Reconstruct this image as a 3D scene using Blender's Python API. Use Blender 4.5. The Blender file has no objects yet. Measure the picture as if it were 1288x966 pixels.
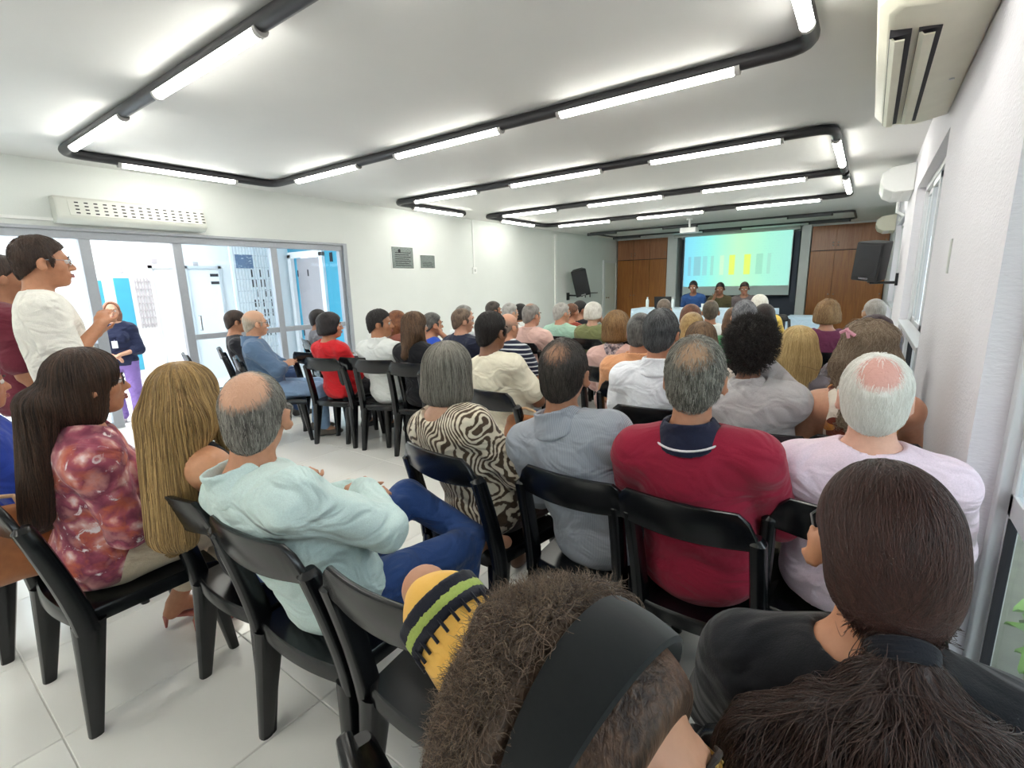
import bpy, bmesh, math, random
import numpy as np
from mathutils import Vector, Matrix, Euler

# ------------------------------------------------------------------ camera, world, light, exposure
S = bpy.context.scene
COL = S.collection
def rad(a): return math.radians(a)

def camera():
    f, yaw, pitch, roll = 609.3, rad(36.1), rad(-11.7), rad(-1.35)
    d = np.array([-math.sin(yaw)*math.cos(pitch), math.cos(yaw)*math.cos(pitch), math.sin(pitch)])
    r = np.array([math.cos(yaw), math.sin(yaw), 0.0]); u = np.cross(r, d)
    c, s = math.cos(roll), math.sin(roll)
    r, u = c*r + s*u, -s*r + c*u
    cam = bpy.data.objects.new('camera', bpy.data.cameras.new('camera'))
    COL.objects.link(cam)
    cam.data.sensor_width = 36.0
    cam.data.lens = f/1288*36
    cam.data.clip_start = 0.02
    m = Matrix(((r[0], u[0], -d[0], 0), (r[1], u[1], -d[1], 0), (r[2], u[2], -d[2], 1.5), (0, 0, 0, 1)))
    cam.matrix_world = m
    S.camera = cam
camera()

W = bpy.data.worlds.new('world'); S.world = W
W.use_nodes = True
W.node_tree.nodes['Background'].inputs[0].default_value = (0.97, 0.985, 1.0, 1)
W.node_tree.nodes['Background'].inputs[1].default_value = 3.4
TUBE_POWER = 19.0
S.view_settings.view_transform = 'Standard'
S.view_settings.look = 'None'
S.view_settings.gamma = 1.0
S.view_settings.exposure = 0.80

def portal(name, loc, rot, sx, sy):
    l = bpy.data.lights.new(name, 'AREA'); l.shape = 'RECTANGLE'; l.size = sx; l.size_y = sy
    l.cycles.is_portal = True
    o = bpy.data.objects.new(name, l); COL.objects.link(o); o.location = loc; o.rotation_euler = rot
portal('door_portal', (-6.95, 2.4, 1.05), (0, rad(-90), 0), 2.2, 5.2)
portal('window_portal', (0.62, 0.9, 1.2), (0, rad(90), 0), 2.4, 3.0)

# ------------------------------------------------------------------ constants of the room
XL, XR, YB, YF, ZC = -6.7, 0.3, -3.2, 15.4, 2.80

# ------------------------------------------------------------------ small helpers
def tag(o, label=None, cat=None, group=None, kind=None):
    if label: o['label'] = label
    if cat: o['category'] = cat
    if group: o['group'] = group
    if kind: o['kind'] = kind
    return o

def empty(name, loc=(0, 0, 0), rz=0.0):
    o = bpy.data.objects.new(name, None); COL.objects.link(o)
    o.empty_display_size = 0.1
    o.location = loc; o.rotation_euler = (0, 0, rz)
    return o

class MB:
    """collects simple shapes; build() links them as one mesh object"""
    def __init__(s): s.v = []; s.f = []; s.m = []; s.cur = 0
    def add(s, vs, fs):
        b = len(s.v); s.v += [tuple(map(float, p)) for p in vs]
        s.f += [tuple(b+i for i in f) for f in fs]; s.m += [s.cur]*len(fs)
    def box(s, a, b):
        x0, y0, z0 = a; x1, y1, z1 = b
        s.add([(x0,y0,z0),(x1,y0,z0),(x1,y1,z0),(x0,y1,z0),(x0,y0,z1),(x1,y0,z1),(x1,y1,z1),(x0,y1,z1)],
              [(0,3,2,1),(4,5,6,7),(0,1,5,4),(1,2,6,5),(2,3,7,6),(3,0,4,7)])
    def loft(s, rings, closed=False, cap=True):
        n = len(rings[0]); vs = [p for r in rings for p in r]; fs = []
        m = len(rings)
        for i in range(m if closed else m-1):
            j = (i+1) % m
            for k in range(n):
                l = (k+1) % n
                fs.append((i*n+k, i*n+l, j*n+l, j*n+k))
        if cap and not closed:
            fs.append(tuple(range(n))[::-1]); fs.append(tuple((m-1)*n+k for k in range(n)))
        s.add(vs, fs)
    def tube(s, pts, r, n=10, closed=False):
        pts = [np.array(p, float) for p in pts]; rings = []
        rs = r if isinstance(r, (list, tuple)) else [r]*len(pts)
        prev = None
        for i, p in enumerate(pts):
            if closed: t = pts[(i+1) % len(pts)] - pts[i-1]
            else: t = pts[min(i+1, len(pts)-1)] - pts[max(i-1, 0)]
            t = t/(np.linalg.norm(t)+1e-9)
            a = prev if prev is not None else (np.array([0, 0, 1.0]) if abs(t[2]) < .9 else np.array([1.0, 0, 0]))
            u = a - t*np.dot(a, t); u /= np.linalg.norm(u)+1e-9; v = np.cross(t, u); prev = u
            rings.append([p + rs[i]*(math.cos(2*math.pi*k/n)*u + math.sin(2*math.pi*k/n)*v) for k in range(n)])
        s.loft(rings, closed)
    def disc_lathe(s, prof, n=16, c=(0, 0, 0), axis='z'):
        rings = []
        for r, z in prof:
            ring = []
            for k in range(n):
                a = 2*math.pi*k/n; x, y = r*math.cos(a), r*math.sin(a)
                p = (x, y, z) if axis == 'z' else ((z, x, y) if axis == 'x' else (y, z, x))
                ring.append((c[0]+p[0], c[1]+p[1], c[2]+p[2]))
            rings.append(ring)
        s.loft(rings)
    def mesh(s, name, mats, smooth=True):
        me = bpy.data.meshes.new(name); me.from_pydata(s.v, [], s.f)
        for m in (mats if isinstance(mats, (list, tuple)) else [mats]): me.materials.append(m)
        me.polygons.foreach_set('material_index', s.m)
        if smooth:
            me.polygons.foreach_set('use_smooth', [True]*len(s.f))
        me.update()
        if smooth: me.set_sharp_from_angle(angle=rad(38))
        return me
    def build(s, name, mats, parent=None, smooth=True, bevel=0.0):
        me = s.mesh(name, mats, smooth)
        o = bpy.data.objects.new(name, me); COL.objects.link(o)
        if parent: o.parent = parent
        if bevel:
            b = o.modifiers.new('edge', 'BEVEL'); b.width = bevel; b.segments = 2; b.limit_method = 'ANGLE'
        return o

def boxobj(name, a, b, m, parent=None, bevel=0.0):
    q = MB(); q.box(a, b); return q.build(name, m, parent, smooth=False, bevel=bevel)

def obj(name, me, parent=None, loc=(0, 0, 0), rot=(0, 0, 0)):
    o = bpy.data.objects.new(name, me); COL.objects.link(o)
    if parent: o.parent = parent
    o.location = loc; o.rotation_euler = rot
    return o

# ------------------------------------------------------------------ materials
def srgb(h):
    if isinstance(h, str):
        h = h.lstrip('#'); c = [int(h[i:i+2], 16)/255 for i in (0, 2, 4)]
    else: c = h
    return tuple(x/12.92 if x <= .04045 else ((x+.055)/1.055)**2.4 for x in c) + (1.0,)

class NT:
    def __init__(s, name):
        s.m = bpy.data.materials.new(name); s.m.use_nodes = True; s.t = s.m.node_tree
        s.b = s.t.nodes['Principled BSDF']
    def n(s, typ, **kw):
        x = s.t.nodes.new('ShaderNode'+typ)
        for k, v in kw.items():
            if k in x.inputs: x.inputs[k].default_value = v
            else: setattr(x, k, v)
        return x
    def l(s, a, b): s.t.links.new(a, b)
    def coord(s, scale=(1, 1, 1), rot=(0, 0, 0), kind='Object'):
        c = s.n('TexCoord'); mp = s.n('Mapping'); s.l(c.outputs[kind], mp.inputs[0])
        mp.inputs['Scale'].default_value = scale; mp.inputs['Rotation'].default_value = rot
        return mp.outputs[0]
    def noise(s, scale, co=None, detail=3, rough=.5, dist=0.0):
        x = s.n('TexNoise', Scale=scale, Detail=detail, Roughness=rough, Distortion=dist)
        s.l(co if co is not None else s.coord(), x.inputs['Vector']); return x.outputs['Fac']
    def ramp(s, fac, stops, interp='LINEAR'):
        r = s.n('ValToRGB'); s.l(fac, r.inputs[0]); e = r.color_ramp.elements
        r.color_ramp.interpolation = interp
        while len(e) < len(stops): e.new(0.5)
        for k, (p, c) in enumerate(stops): e[k].position = p; e[k].color = srgb(c) if isinstance(c, str) else c
        return r.outputs[0]
    def mix(s, fac, a, b):
        x = s.n('Mix', data_type='RGBA')
        for sock, v in ((x.inputs[0], fac), (x.inputs[6], a), (x.inputs[7], b)):
            if hasattr(v, 'links') or hasattr(v, 'is_linked'): s.l(v, sock)
            else: sock.default_value = v
        return x.outputs[2]
    def math(s, op, a, b=0.0):
        x = s.n('Math', operation=op)
        for k, v in ((0, a), (1, b)):
            if hasattr(v, 'is_linked'): s.l(v, x.inputs[k])
            else: x.inputs[k].default_value = v
        return x.outputs[0]
    def bump(s, h, strength=.3, dist=.01):
        x = s.n('Bump', Strength=strength, Distance=dist); s.l(h, x.inputs['Height']); s.l(x.outputs[0], s.b.inputs['Normal'])
    def base(s, c):
        if hasattr(c, 'is_linked'): s.l(c, s.b.inputs['Base Color'])
        else: s.b.inputs['Base Color'].default_value = c

def plain(name, col, rough=.5, metal=0.0, spec=.5, grain=0.0, gs=40):
    t = NT(name); c = srgb(col); t.b.inputs['Roughness'].default_value = rough
    t.b.inputs['Metallic'].default_value = metal; t.b.inputs['Specular IOR Level'].default_value = spec
    if grain:
        f = t.noise(gs)
        t.base(t.ramp(f, [(0.25, tuple(x*(1-grain) for x in c[:3])+(1,)), (0.75, tuple(min(1, x*(1+grain)) for x in c[:3])+(1,))]))
        t.bump(f, .08, .005)
    else: t.base(c)
    return t.m

def cloth(name, col, fold=.55, pattern=None, rough=.85):
    """woven cloth: soft folds in relief, fine weave; pattern(t, coord) may give the colour"""
    t = NT(name); t.b.inputs['Roughness'].default_value = rough
    t.b.inputs['Specular IOR Level'].default_value = .2
    t.b.inputs['Sheen Weight'].default_value = .15
    co = t.coord()
    c = srgb(col) if isinstance(col, str) else col
    if pattern: t.base(pattern(t, co))
    else:
        f = t.noise(260, co, 2)
        t.base(t.ramp(f, [(.3, tuple(x*.92 for x in c[:3])+(1,)), (.7, tuple(min(1, x*1.05) for x in c[:3])+(1,))]))
    big = t.noise(5.5, t.coord((1.0, 1.0, 1.6), (0, .5, .3)), 2.5, .45, 1.2)
    w = t.math('ADD', big, t.math('MULTIPLY', t.noise(420, co, 1), .012))
    t.bump(w, fold, .09)
    return t.m

_skin = {}
def skin(col):
    if col not in _skin:
        t = NT('skin'); c = srgb(col)
        f = t.noise(55, None, 4)
        t.base(t.ramp(f, [(.3, tuple(x*k for x, k in zip(c[:3], (.93, .9, .88)))+(1,)), (.7, tuple(min(1, x*k) for x, k in zip(c[:3], (1.04, 1.03, 1.02)))+(1,))]))
        t.b.inputs['Roughness'].default_value = .48
        t.b.inputs['Subsurface Weight'].default_value = .08
        t.b.inputs['Subsurface Radius'].default_value = (.012, .005, .003)
        t.bump(t.noise(160, None, 2), .06, .004)
        _skin[col] = t.m
    return _skin[col]

_hair = {}
def hairmat(c1, c2, scalp='#c99c80', streak=1.0):
    """hair shell: streaked by fine strands, thinning to scalp where the head is bald"""
    key = (c1, c2, scalp, streak)
    if key in _hair: return _hair[key]
    t = NT('hair')
    co = t.coord((1, 1, .12 if streak else 1))
    f = t.noise(150 if streak else 75, co, 3, .6, .3)
    g = t.noise(16, None, 2)
    col = t.mix(t.math('MULTIPLY', t.math('ADD', f, g), .5), srgb(c1), srgb(c2))
    r = t.n('ValToRGB'); t.l(t.math('MULTIPLY', t.math('ADD', f, g), .5), r.inputs[0])
    r.color_ramp.elements[0].position = .38; r.color_ramp.elements[1].position = .64
    r.color_ramp.elements[0].color = srgb(c1); r.color_ramp.elements[1].color = srgb(c2)
    at = t.n('Attribute', attribute_name='bald')
    th = t.math('ADD', at.outputs['Fac'], t.math('MULTIPLY', t.math('SUBTRACT', t.noise(120, None, 3), .5), .5))
    rr = t.n('ValToRGB'); t.l(th, rr.inputs[0]); rr.color_ramp.elements[0].position = .3; rr.color_ramp.elements[1].position = .75
    t.base(t.mix(rr.outputs[0], r.outputs[0], srgb(scalp)))
    t.b.inputs['Roughness'].default_value = .45
    t.b.inputs['Specular IOR Level'].default_value = .35
    t.bump(f, .5, .01)
    _hair[key] = t.m
    return t.m

_strand = {}
def strandmat(c1, c2):
    if (c1, c2) in _strand: return _strand[(c1, c2)]
    t = NT('hair_strand'); h = t.n('HairInfo')
    t.base(t.ramp(h.outputs['Random'], [(.0, c1), (1.0, c2)]))
    t.b.inputs['Roughness'].default_value = .38
    t.b.inputs['Specular IOR Level'].default_value = .4
    _strand[(c1, c2)] = t.m
    return t.m

def emit(name, col, strength):
    t = NT(name); t.b.inputs['Base Color'].default_value = srgb(col)
    t.b.inputs['Emission Color'].default_value = srgb(col); t.b.inputs['Emission Strength'].default_value = strength
    return t.m

def glass(name, tint='#f4fbff', refl=1.0):
    m = bpy.data.materials.new(name); m.use_nodes = True; t = m.node_tree; t.nodes.clear()
    o = t.nodes.new('ShaderNodeOutputMaterial'); mx = t.nodes.new('ShaderNodeMixShader')
    tr = t.nodes.new('ShaderNodeBsdfTransparent'); gl = t.nodes.new('ShaderNodeBsdfGlossy')
    fr = t.nodes.new('ShaderNodeFresnel'); fr.inputs[0].default_value = 1.45
    tr.inputs[0].default_value = srgb(tint); gl.inputs['Roughness'].default_value = .02
    ge = t.nodes.new('ShaderNodeNewGeometry'); inv = t.nodes.new('ShaderNodeMath'); inv.operation = 'SUBTRACT'; inv.inputs[0].default_value = 1.0
    mu = t.nodes.new('ShaderNodeMath'); mu.operation = 'MULTIPLY'
    t.links.new(ge.outputs['Backfacing'], inv.inputs[1]); t.links.new(fr.outputs[0], mu.inputs[0]); t.links.new(inv.outputs[0], mu.inputs[1])
    t.links.new(mu.outputs[0], mx.inputs[0]); t.links.new(tr.outputs[0], mx.inputs[1]); t.links.new(gl.outputs[0], mx.inputs[2])
    t.links.new(mx.outputs[0], o.inputs[0])
    return m

def mk_wall(name, col, bump=.15, scale=60):
    t = NT(name); c = srgb(col)
    f = t.noise(2.0, None, 3)
    t.base(t.ramp(f, [(.3, tuple(x*.97 for x in c[:3])+(1,)), (.7, c)]))
    t.b.inputs['Roughness'].default_value = .75; t.b.inputs['Specular IOR Level'].default_value = .25
    t.bump(t.noise(scale, t.coord((1, 1, 2.5)), 3), bump, .006)
    return t.m

def mk_wood(name, c1, c2, rough=.28):
    t = NT(name)
    co = t.coord((9, 9, .55))
    f = t.noise(3.2, co, 5, .6, .8)
    g = t.noise(1.1, t.coord((1, 1, .4)), 2)
    t.base(t.ramp(t.math('ADD', t.math('MULTIPLY', f, .65), t.math('MULTIPLY', g, .35)), [(.32, c1), (.68, c2)]))
    t.b.inputs['Roughness'].default_value = rough
    t.bump(f, .05, .003)
    return t.m

M = {}
M['wall'] = mk_wall('white_wall_paint', '#e3e7e4')
M['wallr'] = mk_wall('white_textured_paint', '#e6e4ea', .5, 45)
M['ceil'] = mk_wall('ceiling_paint', '#dcdcda', .05)
M['tile'] = NT('polished_tile')
def _tile(t):
    t.base(t.ramp(t.noise(1.3, None, 5), [(.3, '#f0efea'), (.7, '#f8f7f2')]))
    t.b.inputs['Roughness'].default_value = .12; t.b.inputs['Specular IOR Level'].default_value = .5
    return t.m
M['tile'] = _tile(M['tile'])
M['grout'] = plain('grout', '#d9d8d3', .8)
M['chair'] = NT('black_plastic')
def _chair(t):
    t.base(srgb('#0f1114')); t.b.inputs['Roughness'].default_value = .24; return t.m
M['chair'] = _chair(M['chair'])
M['pipe'] = plain('dark_conduit', '#2a292d', .4)
M['pipecap'] = plain('lamp_socket', '#b9b6b4', .5)
M['tube'] = emit('lamp_tube', '#fffdf4', TUBE_POWER)
M['tubeoff'] = plain('unlit_tube', '#4b4d52', .4)
M['cream'] = plain('aged_cream_plastic', '#e6e3cf', .45, grain=.04, gs=6)
M['whitepl'] = plain('white_plastic', '#eef0ee', .4)
M['offwhite'] = plain('greyed_white_plastic', '#d3d5cd', .5)  # white greyed evenly over the whole casing
M['greypl'] = plain('grey_plastic', '#c9cbc8', .5)
M['dark'] = plain('dark_gap', '#26242a', .7)
M['alu'] = plain('grey_aluminium', '#a9adb4', .42, .35, grain=.03)
M['alu2'] = plain('white_aluminium', '#d7d9dc', .4, .2)
M['glass'] = glass('window_glass')
M['wood'] = mk_wood('varnished_wood', '#8f5527', '#b77a3c')
M['wood2'] = mk_wood('varnished_wood_upper', '#8d5a3c', '#b07d5a')
M['brass'] = plain('metal_knob', '#8d8272', .35, .8)
M['black'] = plain('black_plastic_matt', '#17181c', .5, grain=.1, gs=300)
M['metal'] = plain('chrome', '#c8ccd0', .2, 1.0)
M['gold'] = plain('gold_metal', '#c9a25a', .3, .9)
M['navyb'] = plain('dark_blue_board', '#3d4556', .6)
M['pillar'] = mk_wall('pillar_paint', '#dfe3e4', .1)
M['teal'] = plain('teal_paint', '#3f9cb8', .6, grain=.05, gs=5)
M['outwhite'] = plain('white_facade_paint', '#f3f4f5', .8)
M['outfloor'] = plain('pale_concrete', '#dcdad6', .7, grain=.05, gs=6)
M['greydoor'] = plain('grey_door_paint', '#b3adb0', .6)
M['leather'] = plain('brown_leather', '#9a5f34', .45, grain=.2, gs=25)
M['tan'] = plain('tan_leather', '#d8b48e', .5, grain=.08, gs=20)
M['shoe'] = plain('dark_shoe_leather', '#2a2624', .45)
M['shoegrey'] = plain('grey_shoe_canvas', '#6d675f', .8, grain=.1)
M['shoewhite'] = plain('white_shoe_leather', '#e9e4e4', .5)
M['shoebrown'] = plain('brown_shoe_leather', '#5e4334', .5)
M['heel'] = plain('pink_red_shoe_leather', '#b0675c', .4)
M['sole'] = plain('shoe_sole', '#1c1b1b', .7)
M['eyew'] = plain('eye_white', '#ece6e0', .25)
M['iris'] = plain('eye_iris', '#2a1a12', .2)
M['lip'] = plain('lips', '#a35a54', .5)
M['tooth'] = plain('teeth', '#f1ece2', .3)
M['brow'] = plain('eyebrow_hair', '#2c221d', .8)
M['frame'] = plain('dark_spectacle_frame', '#1b1820', .3)
M['lens'] = glass('spectacle_lens', '#eef3f5')
# ================================================================== STRUCTURE
# ---- floor: slab with polished tiles laid on it one by one
floor = boxobj('floor', (XL-.12, YB-.2, -.2), (XR+.13, YF+.1, -.006), M['grout']); tag(floor, kind='structure')
TS = .60
def tile_mesh():
    q = MB(); e, b = TS/2-.0012, .003
    lo = [(-e, -e, -.006), (e, -e, -.006), (e, e, -.006), (-e, e, -.006)]
    hi = [(x*(e-b)/e, y*(e-b)/e, 0) for x, y, _ in lo]; mid = [(x, y, -b) for x, y, _ in lo]
    q.loft([lo, mid, hi]); return q.mesh('tile', M['tile'], smooth=False)
tm = tile_mesh()
cells = []
for i in range(12):
    for j in range(32):
        x = XR-.05 - TS*(i+.5) + .05; y = -3.4 + TS*(j+.5)
        cells.append((math.hypot(x+.5, y), x, y))
cells.sort()
rest = MB(); e = TS/2-.0012
for k, (_, x, y) in enumerate(cells):
    if y > YF: continue
    if k < 270: obj('tile', tm, floor, (x, y, 0))
    else: rest.box((x-e, y-e, -.006), (x+e, y+e, 0))
r_ = rest.build('far_tiles', M['tile'], floor, smooth=False); tag(r_, kind='stuff')

# ---- ceiling and walls
tag(boxobj('ceiling', (XL-.2, YB-.2, ZC), (XR+.2, YF+.3, ZC+.2), M['ceil']), kind='structure')
q = MB()
q.box((XL-.14, YB-.2, -.2), (XL, -.6, ZC)); q.box((XL-.14, -.6, 2.14), (XL, 4.82, ZC)); q.box((XL-.14, 4.82, -.2), (XL, YF+.2, ZC))
tag(q.build('wall_left', M['wall'], smooth=False), kind='structure')
q = MB()
WIN = [(-.3, 1.97), (4.1, 6.7), (8.7, 11.4)]
ys = [YB-.2] + [v for w in WIN for v in w] + [YF+.2]
for k in range(0, len(ys), 2): q.box((XR, ys[k], -.2), (XR+.13, ys[k+1], ZC))
for a, b in WIN:
    q.box((XR, a, 2.36), (XR+.13, b, ZC)); q.box((XR, a, -.2), (XR+.13, b, .06))
tag(q.build('wall_right', M['wallr'], smooth=False), kind='structure')
tag(boxobj('wall_back', (XL-.14, YB-.2, -.2), (XR+.13, YB, ZC), M['wall']), kind='structure')
q = MB(); q.box((XL-.14, YF+.1, -.2), (XR+.13, YF+.3, ZC))
tag(q.build('wall_front', M['navyb'], smooth=False), kind='structure')
for nm, x0, x1 in (('pillar_left', -5.03, -4.74), ('pillar_right', -1.55, -1.33)):
    tag(boxobj(nm, (x0, 15.0, 0), (x1, YF+.1, ZC), M['pillar'], bevel=.01), kind='structure')
tag(boxobj('trim_1', (-4.74, 15.32, 2.68), (-1.55, YF+.1, ZC), M['pillar']), kind='structure')
q = MB(); q.box((XL, 15.05, ZC-.045), (-5.03, YF, ZC)); q.box((-1.33, 15.05, ZC-.045), (XR, YF, ZC))
tag(q.build('trim_2', M['pillar'], smooth=False), kind='structure')
# inner door at the far end of the left wall
d = boxobj('door_2', (XL-.01, 14.15, 0), (XL+.035, 14.95, 2.06), plain('cream_door_paint', '#d9dfd8', .5), bevel=.006); tag(d, kind='structure')
q = MB()
q.box((XL, 14.05, 0), (XL+.05, 14.15, 2.14)); q.box((XL, 14.95, 0), (XL+.05, 15.02, 2.14)); q.box((XL, 14.15, 2.06), (XL+.05, 14.95, 2.14))
q.build('door_frame', M['pillar'], d, smooth=False)
q = MB(); q.disc_lathe([(0, 0), (.025, 0), (.025, .02), (.01, .03), (.01, .06), (.026, .07), (.02, .095), (0, .1)], 12, (XL+.035, 14.28, 1.0), 'x')
q.build('door_knob', M['brass'], d)

# ---- glazed aluminium front on the left: an open doorway between fixed panels
dr = MB()
posts = [-.56, .55, 1.66, 2.52, 3.70, 4.79]
for k, y in enumerate(posts):
    w = .045 if k not in (2, 3) else .05
    dr.box((XL-.10, y-w, -.15 if 1 < k < 4 else -.05), (XL-.02, y+w, 2.06))
dr.box((XL-.10, -.6, 2.06), (XL-.02, 4.82, 2.14))
door = dr.build('door_1', M['alu'], smooth=False, bevel=.006); tag(door, kind='structure')
for a, b in ((-.515, .505), (.595, 1.61), (2.57, 3.655), (3.745, 4.745)):
    boxobj('mid_rail', (XL-.09, a, .90), (XL-.03, b, .97), M['alu'], door, .005)
    boxobj('bottom_rail', (XL-.09, a, -.02), (XL-.03, b, .07), M['alu'], door, .005)
    boxobj('pane', (XL-.064, a, .97), (XL-.058, b, 2.06), M['glass'], door)
    boxobj('lower_pane', (XL-.064, a, .07), (XL-.058, b, .90), M['glass'], door)
hb = MB(); hb.tube([(XL-.02, 2.64, 1.02), (XL+.03, 2.64, 1.02), (XL+.03, 2.64, 1.2), (XL-.02, 2.64, 1.2)], .009, 8)
hb.build('handle', M['metal'], door)
tag(boxobj('trim_3', (XL-.005, -.62, 2.14), (XL+.02, 4.86, 2.17), M['alu']), kind='structure')
tag(boxobj('trim_4', (XL-.005, 4.80, 0), (XL+.02, 4.86, 2.14), M['alu']), kind='structure')

# ---- windows on the right: full height aluminium frames with a mid rail
def window(n, y0, y1, rail, parts):
    q = MB(); x0, x1 = XR+.07, XR+.13
    q.box((x0, y0, .06), (x1, y0+.05, 2.36)); q.box((x0, y1-.05, .06), (x1, y1, 2.36))
    q.box((x0, y0, 2.31), (x1, y1, 2.36)); q.box((x0, y0, .06), (x1, y1, .11))
    w = q.build(f'window_{n}', M['alu2'], smooth=False, bevel=.004); tag(w, kind='structure')
    st = (y1-y0-.1)/parts
    for k in range(parts):
        a, b = y0+.05+k*st, y0+.05+(k+1)*st
        s = MB(); c0, c1 = x0+.01+(.018 if k % 2 else 0), x0+.03+(.018 if k % 2 else 0)
        s.box((c0, a, .11), (c1, a+.035, 2.31)); s.box((c0, b-.035, .11), (c1, b, 2.31))
        s.box((c0, a, rail), (c1, b, rail+.07)); s.box((c0, a, .11), (c1, b, .16)); s.box((c0, a, 2.26), (c1, b, 2.31))
        sa = s.build('sash', M['alu2'], w, smooth=False, bevel=.003)
        boxobj('gasket', (c0-.003, b-.041, .16), (c1, b-.035, rail), M['dark'], sa)
        boxobj('pane', (c0+.008, a+.035, .16), (c0+.012, b-.035, rail), M['glass'], sa)
        boxobj('upper_pane', (c0+.008, a+.035, rail+.07), (c0+.012, b-.035, 2.26), M['glass'], sa)
    boxobj('window_sill', (XR-.012 if n > 1 else XR, y0, rail-.01), (x0+.01, y1, rail+.03), M['alu2'], w, .005) if n > 1 else None
for k, (a, b) in enumerate(WIN): window(k+1, a, b, .80 if k == 0 else 1.0, (2, 4, 4)[k])

# ---- outside: corridor beyond the doors, garden beyond the windows
tag(boxobj('ground_outside', (-26, -14, -.35), (XL-.12, 22, -.15), M['outfloor']), kind='structure')
tag(boxobj('garden_ground', (XR+.13, -6, -.4), (9, 20, -.15), plain('garden_soil', '#8d8f7c', .9, grain=.2, gs=8)), kind='structure')
tag(boxobj('garden_wall', (3.2, -6, -.2), (3.4, 20, 2.3), plain('green_grey_facade', '#b9c2b8', .8)), kind='structure')
tag(boxobj('shade_canopy', (XR+.13, -6, 2.62), (2.3, 20, 2.75), M['outwhite']), kind='structure')  # canopy slab added to dim the garden and the daylight through the windows
tag(boxobj('shade_roof', (-10.5, 3.5, 3.1), (XL-.14, 6.2, 3.3), M['outwhite']), kind='structure')  # unseen roof slab, added to shade the teal wall and its doors
q = MB(); q.box((-8.05, 5.8, -.15), (XL-.14, 6.0, 3.1)); q.box((-10.5, 5.8, -.15), (-9.86, 6.0, 3.1)); q.box((-9.86, 5.8, 2.2), (-8.05, 6.0, 3.1)); q.box((-8.75, 5.8, -.15), (-8.05, 6.0, 2.2))
tealw = q.build('wall_corridor', M['teal'], smooth=False); tag(tealw, kind='structure')
q = MB(); q.box((-9.94, 5.74, -.15), (-9.82, 5.82, 2.2)); q.box((-8.82, 5.74, -.15), (-8.70, 5.82, 2.2)); q.box((-9.94, 5.74, 2.12), (-8.70, 5.82, 2.24))
q.build('door_frame', M['outwhite'], tealw, smooth=False, bevel=.005)
for a, b, yy in ((-9.82, -9.44, 5.87), (-9.43, -8.82, 5.86)):
    l_ = boxobj('door_leaf', (a, yy, -.15), (b, yy+.04, 2.12), M['greydoor'], tealw, .004)
    boxobj('hinge', (a+.005, yy-.012, 1.75), (a+.03, yy, 1.88), M['dark'], l_); boxobj('hinge', (a+.005, yy-.012, .5), (a+.03, yy, .63), M['dark'], l_)
boxobj('door_sign', (-8.52, 5.785, 2.0), (-8.44, 5.80, 2.17), M['dark'], tealw)
q = MB(); q.box((-10.15, -6, -.15), (-10.0, 5.8, 3.3))
far = q.build('wall_opposite', M['outwhite'], smooth=False); tag(far, kind='structure')
for a, b, z0, z1 in ((2.42, 2.58, .2, 1.70), (2.74, 2.95, .2, 1.74)):
    boxobj('teal_panel', (-10.0, a, z0), (-9.97, b, z1), M['teal'], far, .004)
g = MB()
for k in range(6): g.box((-10.0, 3.02+k*.045, .9), (-9.98, 3.04+k*.045, 1.74))
for k in range(7): g.box((-9.985, 3.02, .95+k*.12), (-9.97, 3.265, .965+k*.12))
tag(g.build('window_grille', M['greydoor'], far, smooth=False), kind='stuff')
for y, z in ((2.86, 1.86), (3.36, 2.02), (4.0, 1.98)):
    boxobj('door_sign', (-10.0, y-.04, z-.04), (-9.985, y+.04, z+.04), M['greydoor'], far)
for y0, y1 in ((3.30, 3.75), (3.84, 4.36)):
    p = MB(); p.box((-10.0, y0-.05, -.15), (-9.96, y0, 1.95)); p.box((-10.0, y1, -.15), (-9.96, y1+.05, 1.95)); p.box((-10.0, y0-.05, 1.9), (-9.96, y1+.05, 1.95))
    p.build('door_frame', M['alu2'], far, smooth=False)
for k in range(3): boxobj('letter_slot', (-10.0, 4.22, 1.62+k*.14), (-9.985, 4.36, 1.67+k*.14), M['dark'], far)
# white security gate with bars and a blue sign board, seen through the right-hand panes
gt = empty('security_gate', (-9.62, 4.86, -.15)); tag(gt, 'white barred security gate outside, behind the fixed glass panel', 'gate')
q = MB(); q.box((-.02, -.42, 0), (.02, -.37, 2.5)); q.box((-.02, .42, 0), (.02, .47, 2.5)); q.box((-.02, -.42, 2.44), (.02, .47, 2.5)); q.box((-.02, -.42, .02), (.02, .47, .1))
q.build('gate_frame', M['outwhite'], gt, smooth=False)
for k in range(15):
    boxobj('bar', (-.008, -.36+k*.055, .1), (.008, -.345+k*.055, 2.44), M['alu2'], gt)
for k in range(10):
    boxobj('crossbar', (-.014, -.37, .3+k*.22), (-.004, .42, .315+k*.22), M['alu2'], gt)
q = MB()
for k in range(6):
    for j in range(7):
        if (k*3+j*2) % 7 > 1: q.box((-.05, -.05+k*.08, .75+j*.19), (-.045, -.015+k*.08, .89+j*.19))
tag(q.build('shadowed_gaps', M['dark'], gt, smooth=False), kind='stuff')  # dark plates stand in for the shade in the gaps
sgn = NT('notice_print')
sgn.base(sgn.ramp(sgn.noise(18, sgn.coord((1, 1, 2.5))), [(.4, '#5f7390'), (.6, '#b9c4cf')], 'CONSTANT'))
boxobj('notice_board', (.02, -.34, 2.05), (.035, -.02, 2.3), sgn.m, gt)

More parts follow.
